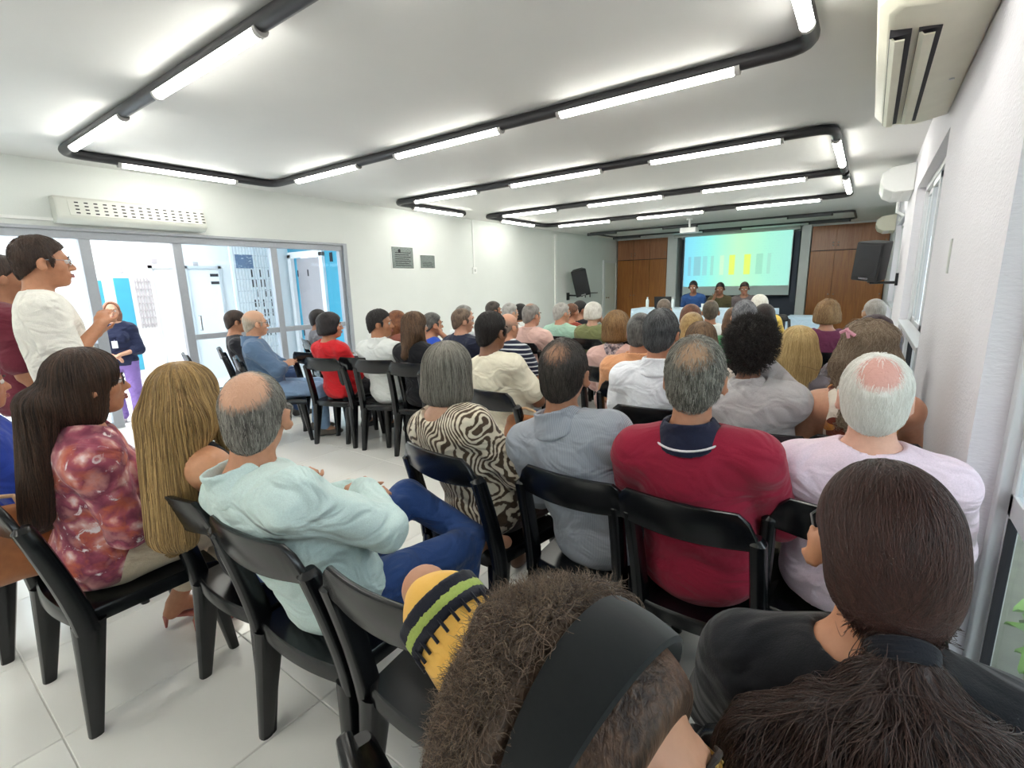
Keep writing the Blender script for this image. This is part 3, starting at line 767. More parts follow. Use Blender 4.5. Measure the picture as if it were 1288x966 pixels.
# ================================================================== PEOPLE: bodies as smooth blended volumes
F32 = np.float32
class Vol:
    def __init__(s, h): s.h = h; s.ops = []
    def _a(s, kind, fn, lo, hi, k): s.ops.append((kind, fn, np.array(lo, float), np.array(hi, float), k)); return s
    def ell(s, c, r, R=None, k=.02, kind='u'):
        c = np.array(c, float); r = np.array(r, float); R = np.eye(3) if R is None else R
        e = np.abs(R) @ r
        def fn(P, c=c.astype(F32), r=r.astype(F32), R=R.astype(F32)):
            q = (P-c) @ R; a = q/r; b = a/r
            k0 = np.sqrt((a*a).sum(-1)); k1 = np.sqrt((b*b).sum(-1))+1e-6
            return k0*(k0-1)/k1
        return s._a(kind, fn, c-e, c+e, k)
    def cone(s, a, b, ra, rb, flat=None, k=.02, kind='u'):
        a = np.array(a, float); b = np.array(b, float); m = max(ra, rb)*(max(1, flat[1]) if flat else 1)
        def fn(P, a=a.astype(F32), b=b.astype(F32)):
            ba = b-a; L2 = float(ba@ba)+1e-9; q = P-a
            t = np.clip((q@ba)/L2, 0, 1); q = q-t[..., None]*ba
            sc = 1.0
            if flat:
                n = np.array(flat[0], F32); f = flat[1]
                q = q + (q@n)[..., None]*n*(1/f-1); sc = min(1, f)
            return (np.sqrt((q*q).sum(-1)) - (ra+(rb-ra)*t))*sc
        return s._a(kind, fn, np.minimum(a, b)-m, np.maximum(a, b)+m, k)
    def cut(s, p, n, k=.004):
        """keep the side the normal points away from"""
        p = np.array(p, F32); n = np.array(n, F32); n = n/np.linalg.norm(n)
        s.ops.append(('i', lambda P: (P-p)@n, None, None, k)); return s
    def noise(s, amp, freq, seed=0):
        s.ops.append(('n', (amp, freq, seed), None, None, 0)); return s
    def run(s):
        h = s.h; lo = np.min([o[2] for o in s.ops if o[0] == 'u'], 0)-3*h; hi = np.max([o[3] for o in s.ops if o[0] == 'u'], 0)+3*h
        n = np.ceil((hi-lo)/h).astype(int)+1
        F = np.full(n, .2, F32); s.lo = lo
        ax = [(lo[i]+h*np.arange(n[i])).astype(F32) for i in range(3)]
        for kind, fn, a, b, k in s.ops:
            if kind in 'us':
                m = k+2.5*h+.012
                i0 = np.maximum(0, np.floor((a-m-lo)/h).astype(int)); i1 = np.minimum(n, np.ceil((b+m-lo)/h).astype(int)+1)
                if np.any(i1 <= i0): continue
                sl = tuple(slice(i0[i], i1[i]) for i in range(3))
                P = np.stack(np.meshgrid(*[ax[i][sl[i]] for i in range(3)], indexing='ij'), -1)
                d = fn(P).astype(F32); f = F[sl]
                if kind == 'u':
                    g = np.maximum(k-np.abs(f-d), 0)/max(k, 1e-6); F[sl] = np.minimum(f, d)-g*g*k*.25
                else:
                    d = -d; g = np.maximum(k-np.abs(f-d), 0)/max(k, 1e-6); F[sl] = np.maximum(f, d)+g*g*k*.25
            else:
                near = np.argwhere(F < .06)
                if len(near) == 0: continue
                P = (lo+near*h).astype(F32); f = F[tuple(near.T)]
                if kind == 'i':
                    d = fn(P); g = np.maximum(k-np.abs(f-d), 0)/k; f = np.maximum(f, d)+g*g*k*.25
                else:
                    amp, fr, sd = fn; rs = np.random.RandomState(sd); v = 0
                    for o in range(5):
                        w = rs.normal(size=3); w = w/np.linalg.norm(w)*fr*(1+.5*o)
                        u2 = rs.normal(size=3); u2 = u2/np.linalg.norm(u2)*fr*.7*(1+.5*o)
                        v = v + np.sin(P@w.astype(F32)+rs.uniform(0, 6)+1.5*np.sin(P@u2.astype(F32)))/(1+.3*o)
                    f = f + amp*v*.4
                F[tuple(near.T)] = f
        s.F = F; return s
    def sample(s, P):
        q = (P-s.lo)/s.h; n = np.array(s.F.shape)
        q = np.clip(q, 0, n-1.001); i = q.astype(int); f = (q-i); r = 0
        for dx in (0, 1):
            for dy in (0, 1):
                for dz in (0, 1):
                    w = (f[:, 0] if dx else 1-f[:, 0])*(f[:, 1] if dy else 1-f[:, 1])*(f[:, 2] if dz else 1-f[:, 2])
                    r = r + w*s.F[i[:, 0]+dx, i[:, 1]+dy, i[:, 2]+dz]
        return r
    def grad(s, P):
        e = s.h; g = np.stack([s.sample(P+np.eye(3)[a]*e)-s.sample(P-np.eye(3)[a]*e) for a in range(3)], -1)
        return g/(np.linalg.norm(g, axis=1, keepdims=True)+1e-9)
    def nets(s):
        F = s.F; I = F < 0; n = np.array(F.shape)-1
        C = [(dx, dy, dz) for dx in (0, 1) for dy in (0, 1) for dz in (0, 1)]
        cnt = sum(I[dx:n[0]+dx, dy:n[1]+dy, dz:n[2]+dz].astype(np.int8) for dx, dy, dz in C)
        act = np.argwhere((cnt > 0) & (cnt < 8))
        idx = np.full(n, -1, np.int32); idx[tuple(act.T)] = np.arange(len(act))
        V = np.zeros((len(act), 3)); N = np.zeros(len(act))
        vals = {c: F[act[:, 0]+c[0], act[:, 1]+c[1], act[:, 2]+c[2]] for c in C}
        for a in C:
            for ax_ in range(3):
                if a[ax_] == 0:
                    b = list(a); b[ax_] = 1; b = tuple(b)
                    fa, fb = vals[a], vals[b]; m = (fa < 0) != (fb < 0)
                    t = np.where(m, fa/(fa-fb+1e-12), 0)
                    p = np.array(a)+t[:, None]*(np.array(b)-np.array(a))
                    V[m] += p[m]; N[m] += 1
        V = V/np.maximum(N, 1)[:, None]
        V = s.lo+(act+V)*s.h
        Q = []
        for ax_ in range(3):
            u, v = [(1, 2), (2, 0), (0, 1)][ax_]
            sl0 = [slice(1, -1)]*3; sl1 = [slice(1, -1)]*3
            A = I; sa = [slice(None)]*3; sb = [slice(None)]*3; sa[ax_] = slice(0, -1); sb[ax_] = slice(1, None)
            ch = A[tuple(sa)] != A[tuple(sb)]
            e = np.argwhere(ch)
            e = e[(e[:, u] > 0) & (e[:, v] > 0) & (e[:, u] < n[u]) & (e[:, v] < n[v])]
            ins = I[tuple(e.T)]
            def cell(du, dv):
                c = e.copy(); c[:, u] -= du; c[:, v] -= dv; return idx[tuple(c.T)]
            q = np.stack([cell(1, 1), cell(0, 1), cell(0, 0), cell(1, 0)], 1)
            q[~ins] = q[~ins][:, ::-1]
            Q.append(q)
        Q = np.concatenate(Q); Q = Q[(Q >= 0).all(1)]
        return V, Q

def np_mesh(name, V, Q, mats):
    me = bpy.data.meshes.new(name)
    me.vertices.add(len(V)); me.vertices.foreach_set('co', V.astype(F32).ravel())
    me.loops.add(Q.size); me.loops.foreach_set('vertex_index', Q.astype(np.int32).ravel())
    me.polygons.add(len(Q)); me.polygons.foreach_set('loop_start', np.arange(0, Q.size, 4, dtype=np.int32))
    me.polygons.foreach_set('loop_total', np.full(len(Q), 4, np.int32))
    for m in (mats if isinstance(mats, (list, tuple)) else [mats]): me.materials.append(m)
    me.polygons.foreach_set('use_smooth', np.ones(len(Q), bool))
    me.update(calc_edges=True)
    return me
def vol_obj(name, vol, mat, parent):
    V, Q = vol.nets(); me = np_mesh(name, V, Q, mat); o = obj(name, me, parent); return o, V, Q

def RZ(a): c, s = math.cos(a), math.sin(a); return np.array([[c, -s, 0], [s, c, 0], [0, 0, 1.0]])
def RX(a): c, s = math.cos(a), math.sin(a); return np.array([[1.0, 0, 0], [0, c, -s], [0, s, c]])
def RY(a): c, s = math.cos(a), math.sin(a); return np.array([[c, 0, s], [0, 1.0, 0], [-s, 0, c]])
def unit(v): v = np.array(v, float); return v/(np.linalg.norm(v)+1e-9)

# shared small meshes -------------------------------------------------
def ball(r, sq=1.0, n=12):
    q = MB(); q.disc_lathe([(r*math.sin(math.pi*k/8), -r*sq*math.cos(math.pi*k/8)) for k in range(0, 9)], n, axis='y'); return q
def eye_mesh():
    q = ball(.0125); q.cur = 1; q.disc_lathe([(0, .0120), (.0058, .0117), (.0062, .0108), (.0045, .0103)][::-1], 12, axis='y'); return q.mesh('eye', [M['eyew'], M['iris']])
EYE = eye_mesh()
_brow = {}
def brow_mesh(col):
    if col not in _brow:
        q = MB(); q.tube([(-.017, .006, -.002), (-.006, .010, .004), (.006, .010, .004), (.02, .002, -.001)], [.0018, .0034, .0032, .0014], 6)
        _brow[col] = q.mesh('eyebrow', plain('eyebrow_hair', col, .8))
    return _brow[col]
def lips_mesh():
    q = MB(); pts = [(-.024, -.010, 0), (-.012, .001, .002), (0, .004, .0005), (.012, .001, .002), (.024, -.010, 0)]
    q.tube([(x, y, z+.003) for x, y, z in pts], [.001, .004, .0042, .004, .001], 8)
    q.tube([(x*.9, y, -z-.0045) for x, y, z in pts], [.001, .0045, .0055, .0045, .001], 8)
    return q.mesh('lips', M['lip'])
LIPS = lips_mesh()
def shoe_vol(k):
    v = Vol(.006)
    v.ell((0, .075, -.045), (.046, .10, .036), k=.03).ell((0, -.035, -.035), (.036, .045, .048), k=.03).cone((0, -.02, -.03), (0, .0, .02), .036, .038, k=.02)
    v.cut((0, 0, -.079), (0, 0, -1)).run(); return v.nets()
_sv = shoe_vol(0)
def shoe_mesh(mat):
    me = np_mesh('shoe', *_sv, [mat, M['sole']])
    z = _sv[0][_sv[1]].mean(1)[:, 2]; me.polygons.foreach_set('material_index', (z < -.064).astype(np.int32)); return me
SHOES = {}
def heel_mesh():
    q = Vol(.004); q.cone((0, -.03, -.03), (0, .06, -.068), .022, .026, flat=((0, .3, 1), .5), k=.01).ell((0, .105, -.070), (.038, .06, .012), k=.02)
    q.cone((0, -.045, -.03), (0, -.05, -.083), .012, .005, k=.008).ell((0, .1, -.055), (.04, .03, .02), k=.01)
    q.cut((0, 0, -.084), (0, 0, -1)).run(); return np_mesh('shoe', *q.nets(), M['heel'])

def glasses(parent, Hc, R, col=None, lens=True):
    t = MB(); m = col or M['frame']
    P = lambda x, y, z: tuple(Hc + R @ np.array((x, y, z)))
    for s in (-1, 1):
        t.tube([P(s*.033+.024*math.cos(a), .104-.012*abs(s*.033+.024*math.cos(a))/.06, .006+.018*math.sin(a)) for a in np.linspace(0, 2*math.pi, 18, endpoint=False)], .0016, 6, closed=True)
        t.tube([P(s*.057, .094, .012), P(s*.078, .06, .012), P(s*.084, -.0, .012), P(s*.084, -.012, .0)], .0016, 6)
    t.tube([P(-.010, .104, .009), P(0, .107, .012), P(.010, .104, .009)], .0014, 6)
    g = t.build('spectacles', m, parent)
    if lens:
        for s in (-1, 1):
            l = MB(); r1 = [P(s*.033+.0225*math.cos(a), .103-.012*abs(s*.033+.0225*math.cos(a))/.06, .006+.0165*math.sin(a)) for a in np.linspace(0, 2*math.pi, 18, endpoint=False)]
            l.add(r1, [tuple(range(18))]); l.build('lens', M['lens'], g)
    return g

# hair ---------------------------------------------------------------
def hair_volume(style, Hc, R, hs, h, o):
    v = Vol(h); T = lambda p: Hc + R @ (np.array(p, float)*hs)
    t = o.get('t', .012)
    E_ = lambda c, r, k=.02, kind='u', rr=None: v.ell(T(c), np.array(r)*hs, R if rr is None else R @ rr, k, kind)
    def face_cut(off=0.0):
        v.cut(T((0, -.006+off, 0)), R @ np.array((0, .66, -.75)), k=.006)
    if style in ('short', 'curly', 'crop'):
        E_((0, -.014, .034), (.077+t*.7, .100+t, .091+t))
        E_((0, -.045, -.03), (.060+t*.7, .060+t*.7, .06), .03); v.cone(T((0, -.050, -.05)), T((0, -.040, -.125)), .050+t*.3, .044, k=.03)
        if style == 'curly': E_((0, -.02, .06), (.075+t*1.3, .09+t*1.3, .08+t*1.1), .03)
        face_cut(o.get('off', 0))
        for s in (-1, 1):
            v.ell(T((s*.092, .012, -.02)), np.array((.035, .034, .040))*hs, R, .006, 's')
        v.cut(T((0, -.05, o.get('nape', -.098))), R @ np.array((0, .35, -1)), k=.01)
        for s in (-1, 1): v.cone(T((s*.079, .030, .015)), T((s*.078, .027, -.02)), .012, .006, k=.01)
    elif style == 'bob':
        w = o.get('w', .108); L = o.get('len', -.12)
        E_((0, -.016, .040), (.086+t, .104+t, .090+t))
        E_((0, -.03, L*.35), (w, .098, .10), .04); E_((0, -.035, L*.75), (w*1.04, .090, .06), .04)
        E_((0, .115, -.05), (.066, .085, .115), .02, 's')
        v.cut(T((0, 0, L)), R @ np.array((0, .12, -1)), k=.02)
        v.cone(T((0, -.03, -.06)), T((0, .03, -.3)), .058, .06, k=.012, kind='s')
    elif style in ('long', 'wavy'):
        L = o.get('len', -.34); w = o.get('w', .095); tk = o.get('thick', .055); back = o.get('back', -.075)
        E_((0, -.012, .036), (.084+t, .104+t, .093+t))
        E_((0, -.035, -.06), (w*1.0, .082, .11), .04)
        v.cone(T((0, back+.02, -.05)), Hc + np.array((0, 0, L)) + R @ np.array((o.get('sx', 0), back-.035, 0)), tk, tk*.75, flat=(R @ np.array((1.0, 0, 0)), w/tk), k=.05)
        for s in o.get('front', (-1, 1)):
            v.cone(T((s*.078, .02, .0)), T((s*.092, .045, -.16)), .024, .014, k=.03)
            v.cone(T((s*.092, .045, -.15)), Hc + np.array((0, 0, L*.75)) + R @ np.array((s*.09, .055, 0)), .016, .012, k=.02)
        op = o.get('open', 1.0); E_((0, .128, -.040), (.070*op, .098*op, .132*op), .02, 's')
    elif style == 'pony':
        E_((0, -.012, .034), (.078+t, .105+t, .095+t)); E_((0, -.06, -.03), (.066+t, .062, .075), .04)
        face_cut(.0); v.cut(T((0, -.03, -.10)), R @ np.array((0, .2, -1)), k=.01)
        for s in (-1, 1): v.ell(T((s*.096, .000, -.022)), np.array((.038, .050, .048))*hs, R, .006, 's')
    elif style == 'bun':
        E_((0, -.014, .034), (.079+t, .100+t, .091+t)); E_((0, -.045, -.03), (.066+t*.7, .060+t*.7, .06), .03); face_cut(0)
        v.cut(T((0, 0, -.08)), R @ np.array((0, 0, -1))); E_((0, -.13, .05), (.045, .04, .045), .012)
    if o.get('noise'): v.noise(o['noise'], o.get('freq', 60), o.get('seed', 1))
    return v.run()

def strands(name, vol, V, Q, n, length, rad_, mat, parent, mode='down', Hc=None, R=None, lift=.003, curl=0.0, seed=0, bald=None, npts=9, wild=.12, target=None):
    """real hair fibres grown over the hair volume"""
    rs = np.random.RandomState(seed)
    a, b, c, d = (V[Q[:, k]] for k in range(4))
    ar = np.linalg.norm(np.cross(c-a, d-b), axis=1); pr = ar/ar.sum()
    f = rs.choice(len(Q), n, p=pr); u = rs.rand(n, 1); w = rs.rand(n, 1)
    P = (a[f]*(1-u)+b[f]*u)*(1-w)+(d[f]*(1-u)+c[f]*u)*w
    if bald is not None:
        keep = rs.rand(n) > bald(P)*1.0; P = P[keep]; n = len(P)
    off = rs.uniform(-.002, lift, n); L = length*rs.uniform(.6, 1.25, n)
    pts = [P.copy()]; p = P.copy(); wob = rs.normal(size=(n, 3))*wild
    whorl = Hc + R @ np.array((0.0, -.04, .14)) if Hc is not None else None
    ph = rs.uniform(0, 6.28, n); ax1 = rs.normal(size=(n, 3)); ax1 /= np.linalg.norm(ax1, axis=1, keepdims=True)
    for k in range(npts-1):
        nn = vol.grad(p)
        if mode == 'down': g = np.tile(np.array((0, 0, -1.0)), (n, 1))
        elif mode == 'back': g = (R @ np.array((0, -.85, -.35)))[None].repeat(n, 0)
        elif mode == 'whorl': g = p-whorl; g = g/np.linalg.norm(g, axis=1, keepdims=True)
        elif mode == 'tail': g = target-p
        elif mode == 'fluff': g = nn*.9
        g = g + wob
        if mode != 'fluff': g = g-nn*(g*nn).sum(1, keepdims=True)
        g = g/(np.linalg.norm(g, axis=1, keepdims=True)+1e-6)
        if curl:
            an = ph+k*1.3; ax2 = np.cross(g, ax1); g = g + curl*(np.cos(an)[:, None]*ax1+np.sin(an)[:, None]*ax2)
        p = p + g*(L/(npts-1))[:, None]
        if mode != 'fluff':
            dd = vol.sample(p)-off*(1+.5*k/npts); p = p-nn*np.clip(dd, -.01, .01)[:, None]*.8
        pts.append(p.copy())
    A = np.stack(pts, 1)
    hc = bpy.data.hair_curves.new(name); hc.add_curves([npts]*n)
    hc.attributes['position'].data.foreach_set('vector', A.astype(F32).ravel())
    ra = hc.attributes.new('radius', 'FLOAT', 'POINT')
    ra.data.foreach_set('value', np.tile(rad_*np.array([1]*(npts-2)+[.7, .25]), n).astype(F32))
    hc.materials.append(mat)
    o = bpy.data.objects.new(name, hc); COL.objects.link(o); o.parent = parent; o['kind'] = 'stuff'
    return o

# one person ---------------------------------------------------------
PN = [0]
def person(label, head, chair_at=None, yaw=0.0, hyaw=0.0, pitch=0.0, roll=0.0, sex='m', g=1.0, tone='#c08a68', res=.014,
           hair=None, top=None, legs=None, arms='lap', stand=0.0, shoes='shoe', eyes=True, collar=None, spect=None,
           group='seated audience', hs=None, legpose=None, hand_fine=False, sit=.54, brow='#2c221d', neck_r=None):
    """head = world (x, y, z of the crown). Local frame: +Y ahead, floor at 0."""
    PN[0] += 1
    m = sex == 'm'; hs = hs or (1.0 if m else .95)
    base = np.array(chair_at if chair_at is not None else (head[0], head[1]), float)
    Rb = RZ(rad(yaw))
    root = empty('person', (base[0], base[1], stand), rad(yaw)); tag(root, label, 'person', group)
    hl = Rb.T @ (np.array((head[0]-base[0], head[1]-base[1], 0.0)))
    Hc = np.array((hl[0], hl[1], head[2]-stand-.130*hs))
    R = RZ(rad(hyaw)) @ RX(rad(-pitch)) @ RY(rad(roll))
    sk = skin(tone)
    v = Vol(res); T = lambda p: Hc + R @ (np.array(p, float)*hs)
    def E_(c, r, k=.02, kind='u', rot=None): v.ell(T(c), np.array(r)*hs, R if rot is None else R @ rot, k, kind)
    # head
    E_((0, -.012, .030), (.075, .096, .087)); E_((0, .025, -.035), (.058, .062, .084), .03); E_((0, .066, -.092), (.024, .022, .020), .03)
    for s in (-1, 1):
        E_((s*.040, .052, -.022), (.028, .030, .026), .02)
        if res < .012: E_((s*.031, .098, .006), (.014, .012, .010), .012, 's')
        E_((s*.086, -.008, -.010), (.010, .026, .034), .006, 'u', RZ(-s*.5))
        if res < .012: E_((s*.098, .004, -.006), (.011, .012, .018), .006, 's')
    v.cone(T((-.03, .080, .026)), T((.03, .080, .026)), .013, .013, k=.015)
    v.cone(T((0, .088, .012)), T((0, .110, -.026)), .008, .0125, k=.012)
    for s in (-1, 1): v.ell(T((s*.010, .098, -.032)), np.array((.009, .012, .008))*hs, R, .008)
    E_((0, .086, -.060), (.026, .014, .014), .012)
    nr = neck_r or (.055 if m else .046)
    pel = np.array((0, -.07, sit)) if not stand_mode(arms) else np.array((0, 0, sit))
    nb = np.array((Hc[0]*.92, 0, 0)) + np.array((0, Hc[1]-.045, Hc[2]-.185*hs))
    nb[0] = pel[0] + (Hc[0]-pel[0])*.93
    v.cone(T((0, -.035, -.05)), nb, nr, nr*1.1, k=.025)
    up = unit(nb-pel); L = np.linalg.norm(nb-pel)
    fw = unit(np.array((0, 1, 0))-up*up[1]); rt = np.cross(fw, up)
    RT = np.stack([rt, fw, up], 1)
    sw = (.172 if m else .150)*(.6+.4*g); sc = pel+up*(L-.055)
    infl = .012
    def torso(V_, e, k=.05, arms_=None):
        gb = g
        V_.ell(pel+up*L*.70+fw*.005, np.array(((.150 if m else .132)*(.7+.3*g)+e, (.108 if m else .10)*(.7+.3*g)+e, .19+e)), RT, k)
        V_.ell(pel+up*L*.36+fw*.02*g, np.array(((.148 if m else .130)*gb+e, (.118 if m else .108)*gb+e, .17+e)), RT, k)
        V_.ell(pel+up*.01, np.array((.168*(.6+.4*g)+e, .125+e, .125+e)), RT, k)
        if not m:
            for s in (-1, 1): V_.ell(pel+up*L*.66+fw*.095+rt*s*.06, np.array((.058+e, .05+e, .058+e)), RT, .04)
        V_.cone(sc-rt*(sw-.02), sc+rt*(sw-.02), .058+e, .058+e, k=k)
        for s in (-1, 1): V_.cone(nb+up*(.0 if e == 0 else .003)+fw*-.005+rt*s*.015, sc+rt*s*(sw-.015)+up*.008, .043+e*.6, .05+e, k=k)
    torso(v, 0)
    # arms
    A = arm_pose(arms, sc, rt, fw, up, sw, nb)
    ua, fa = (.050, .036) if m else (.044, .031)
    for s in (-1, 1):
        sh = sc+rt*s*sw; el, wr, hd = A[s]
        v.cone(sh, el, ua, ua*.82, k=.03); v.cone(el, wr, ua*.82, fa*.72, k=.02)
        add_hand(v, el, wr, hd, s, res)
    # legs
    LP = legpose or {}
    for s in (-1, 1):
        if s in LP: hip, kn, an, toe = (np.array(p, float) for p in LP[s])
        elif stand_mode(arms): hip, kn, an, toe = np.array((s*.09, 0, sit-.03)), np.array((s*.10, .02, sit*.53)), np.array((s*.10, -.02, .09)), np.array((s*.13, .16, .03))
        else: hip, kn, an, toe = np.array((s*.095, -.02, sit-.015)), np.array((s*.13, .38, .505)), np.array((s*.13, .36+.03*s, .10)), np.array((s*.14, .54, .03))
        LP[s] = (hip, kn, an, toe)
        tr = (.080 if m else .078)*(.7+.3*g)
        v.cone(hip, kn, tr, tr*.68, k=.04); v.cone(kn, an, tr*.64, .036, k=.02); v.cone(an, an+unit(toe-an)*.12, .036, .026, k=.02); v.ell(an+(0, -.02, -.035), (.03, .035, .03), None, .02)
    v.run(); body, _, _ = vol_obj('body', v, sk, root)
    # clothing
    if top:
        V_ = Vol(max(res, .008)); e = top.get('e', infl)*(1 if res < .012 else 1.3)
        torso(V_, e)
        for s in (-1, 1):
            sh = sc+rt*s*sw; el, wr, hd = A[s]; sl = top.get('sleeve', 'short')
            if sl == 'short': V_.cone(sh, sh+(el-sh)*.72, ua+e+.004, ua+e+.008, k=.03)
            elif sl == 'long': V_.cone(sh, el, ua+e+.003, ua*.86+e, k=.03); V_.cone(el, wr+(el-wr)*.06, ua*.86+e, fa*.78+e, k=.02)
            elif sl == 'half': V_.cone(sh, el, ua+e+.003, ua*.9+e+.004, k=.03); V_.cone(el, el+(wr-el)*.25, ua*.9+e+.004, ua*.85+e+.004, k=.02)
        if top.get('hem', True): V_.cut(pel+up*top.get('hemz', -.06)*1.0, -up*1.0)
        nd = top.get('neck', (.082 if collar else .068) if m else .074)
        V_.ell(nb+up*(.060-top.get('scoop', 0))+fw*top.get('nf', .02), (nd+.006, nd+.006, .055+top.get('scoop', 0)), None, .01, 's')
        if sl == 'none':
            for s in (-1, 1): V_.cut(sc+rt*s*(sw-.035), rt*s, k=.02)
        if top.get('folds', 1): V_.noise(.0035*top.get('folds', 1), 26, PN[0])
        V_.run(); vol_obj(top.get('name', 'shirt'), V_, top['mat'], root)
        if collar:
            c = Vol(max(res*.8, .006)); 
            c.cone(nb+up*.022-fw*.008, nb+up*.082-fw*.016, nr*1.12+.040, nr+.016, k=.01); c.ell(nb+fw*.10+up*.08, (.030, .07, .06), RT, .01, 's')
            c.cone(nb-up*.10, nb+up*.16-fw*.018, nr*1.08+.006, nr+.005, k=.004, kind='s'); c.cut(nb+up*.022, -up+fw*.22); c.cut(nb+up*.078, up+fw*.25)
            c.run(); co, _, _ = vol_obj('collar', c, collar[0], root)
            if len(collar) > 1:
                q = MB(); rr_ = nr*1.12+.041
                q.tube([nb+up*.024+rt*rr_*math.cos(a)+fw*(rr_*math.sin(a)-.004)+up*.02*max(0, math.sin(a)) for a in np.linspace(rad(150), rad(390), 24)], .0035, 6); q.build('collar_piping', collar[1], co)
    if legs:
        V_ = Vol(max(res, .009)); e = .012*(1 if res < .012 else 1.3); tr = (.080 if m else .078)*(.7+.3*g)
        V_.ell(pel+up*.0, np.array((.168*(.6+.4*g)+e*.7, .125+e*.7, .12)), RT, .03)
        for s in (-1, 1):
            hip, kn, an, toe = LP[s]; w = legs.get('w', 1.0); end = legs.get('end', .94)
            V_.cone(hip, kn, tr+e, tr*.70+e*w, k=.03); V_.cone(kn, kn+(an-kn)*end, tr*.68+e*w, (.045+e)*w, k=.02)
        V_.noise(.003, 24, PN[0]+7).run(); vol_obj(legs.get('name', 'trousers'), V_, legs['mat'], root)
    # feet
    key = shoes
    if key not in SHOES: SHOES[key] = heel_mesh() if key == 'heel' else shoe_mesh(M[key])
    for s in (-1, 1):
        hip, kn, an, toe = LP[s]; d = toe-an
        dirn = unit((d[0], d[1], 0)); o = obj('shoe', SHOES[key], root, tuple(an+np.array((0, 0, -.012))), (0, 0, math.atan2(-dirn[0], dirn[1])))
        if s in (legpose or {}) and len(legpose[s]) > 3 and abs(an[2]-.10) > .1:
            o.rotation_euler = (-.5, 0, math.atan2(-dirn[0], dirn[1]))
    # face
    if eyes:
        Re = Matrix([list(x) for x in R]).to_euler()
        for s in (-1, 1):
            o = obj('eye', EYE, root, tuple(T((s*.031, .0815, .006))), Re); o.scale = (hs,)*3
            b = obj('eyebrow', brow_mesh(brow), root, tuple(T((s*.032, .0875, .027))), Re); b.scale = (s*hs, hs, hs)
        o = obj('lips', LIPS, root, tuple(T((0, .0985, -.0615))), Re); o.scale = (hs,)*3
    if spect: glasses(root, Hc, R*hs, M['frame'] if spect == 'dark' else M['gold'] if spect == 'gold' else M['metal'])
    # hair
    info = dict(root=root, Hc=Hc, R=R, hs=hs, nb=nb, up=up, fw=fw, rt=rt, sc=sc, sw=sw, pel=pel, A=A, T=T)
    if hair:
        hv = hair_volume(hair['style'], Hc, R, hs, hair.get('h', min(res*.75, .009)), hair)
        mat = hairmat(hair['c1'], hair['c2'], hair.get('scalp', tone), 0 if hair['style'] == 'curly' else 1)
        ho, HV, HQ = vol_obj('hair', hv, mat, root)
        bfun = None
        if hair.get('bald'):
            bc, br, pw = hair['bald']        # centre in the head frame, radius, strength
            bcw = T(bc)
            bfun = lambda P: np.clip(pw*(1.45-np.linalg.norm(P-bcw, axis=1)/(br*hs))*.8, 0, 1)
            at = ho.data.attributes.new('bald', 'FLOAT', 'POINT'); at.data.foreach_set('value', bfun(HV).astype(F32))
        if hair.get('n'):
            sm = strandmat(hair.get('s1', hair['c1']), hair.get('s2', hair['c2']))
            strands('hair_strands', hv, HV, HQ, hair['n'], hair.get('L', .03), hair.get('r', .0006), sm, ho, hair.get('mode', 'whorl'), Hc, R,
                    hair.get('lift', .003), hair.get('curl', 0), PN[0], bfun, hair.get('npts', 8), hair.get('wild', .15), T(hair['target']) if hair.get('target') else None)
        info['hair'] = ho; info['hv'] = (hv, HV, HQ)
    return info

def stand_mode(arms): return isinstance(arms, str) and arms.startswith('stand')
def arm_pose(arms, sc, rt, fw, up, sw, nb):
    if isinstance(arms, dict): return {s: tuple(np.array(p, float) for p in a) for s, a in arms.items()}
    P = {}
    for s in (-1, 1):
        sh = sc+rt*s*sw
        if arms == 'lap': el = sh+rt*s*.055+fw*.06-up*.255; wr = el+fw*.20-rt*s*.11-np.array((0, 0, .05)); hd = unit(fw*.5-rt*s*.7)
        elif arms == 'cross': el = sh+rt*s*.07+fw*.13-up*.235; wr = el+fw*.12-rt*s*.22+up*.01*(1+s); hd = unit(-rt*s+fw*.1+up*.15)
        elif arms == 'stand': el = sh+rt*s*.05-up*.28+fw*.0; wr = el+fw*.10-up*.23-rt*s*.03; hd = unit(fw*.3-up)
        elif arms == 'stand_clasp': el = sh+rt*s*.06-up*.26+fw*.02; wr = el+fw*.17-rt*s*.17-up*.06; hd = unit(-rt*s*.8+fw*.3-up*.4)
        elif arms == 'stand_gesture': el = sh+rt*s*.05-up*.25+fw*.02; wr = el+fw*.17+up*(.16 if s > 0 else .10)-rt*s*.08; hd = unit(fw*.3-rt*s*.6+up*.5)
        elif arms == 'face': # right hand raised to the face
            if s > 0: el = sh+rt*.05+fw*.20-up*.12; wr = nb+rt*.07+fw*.11+up*.08; hd = unit(up*.9-rt*.2-fw*.1)
            else: el = sh+rt*s*.055+fw*.06-up*.255; wr = el+fw*.20-rt*s*.11; hd = unit(fw*.5-rt*s*.7)
        P[s] = (el, wr, hd)
    return P
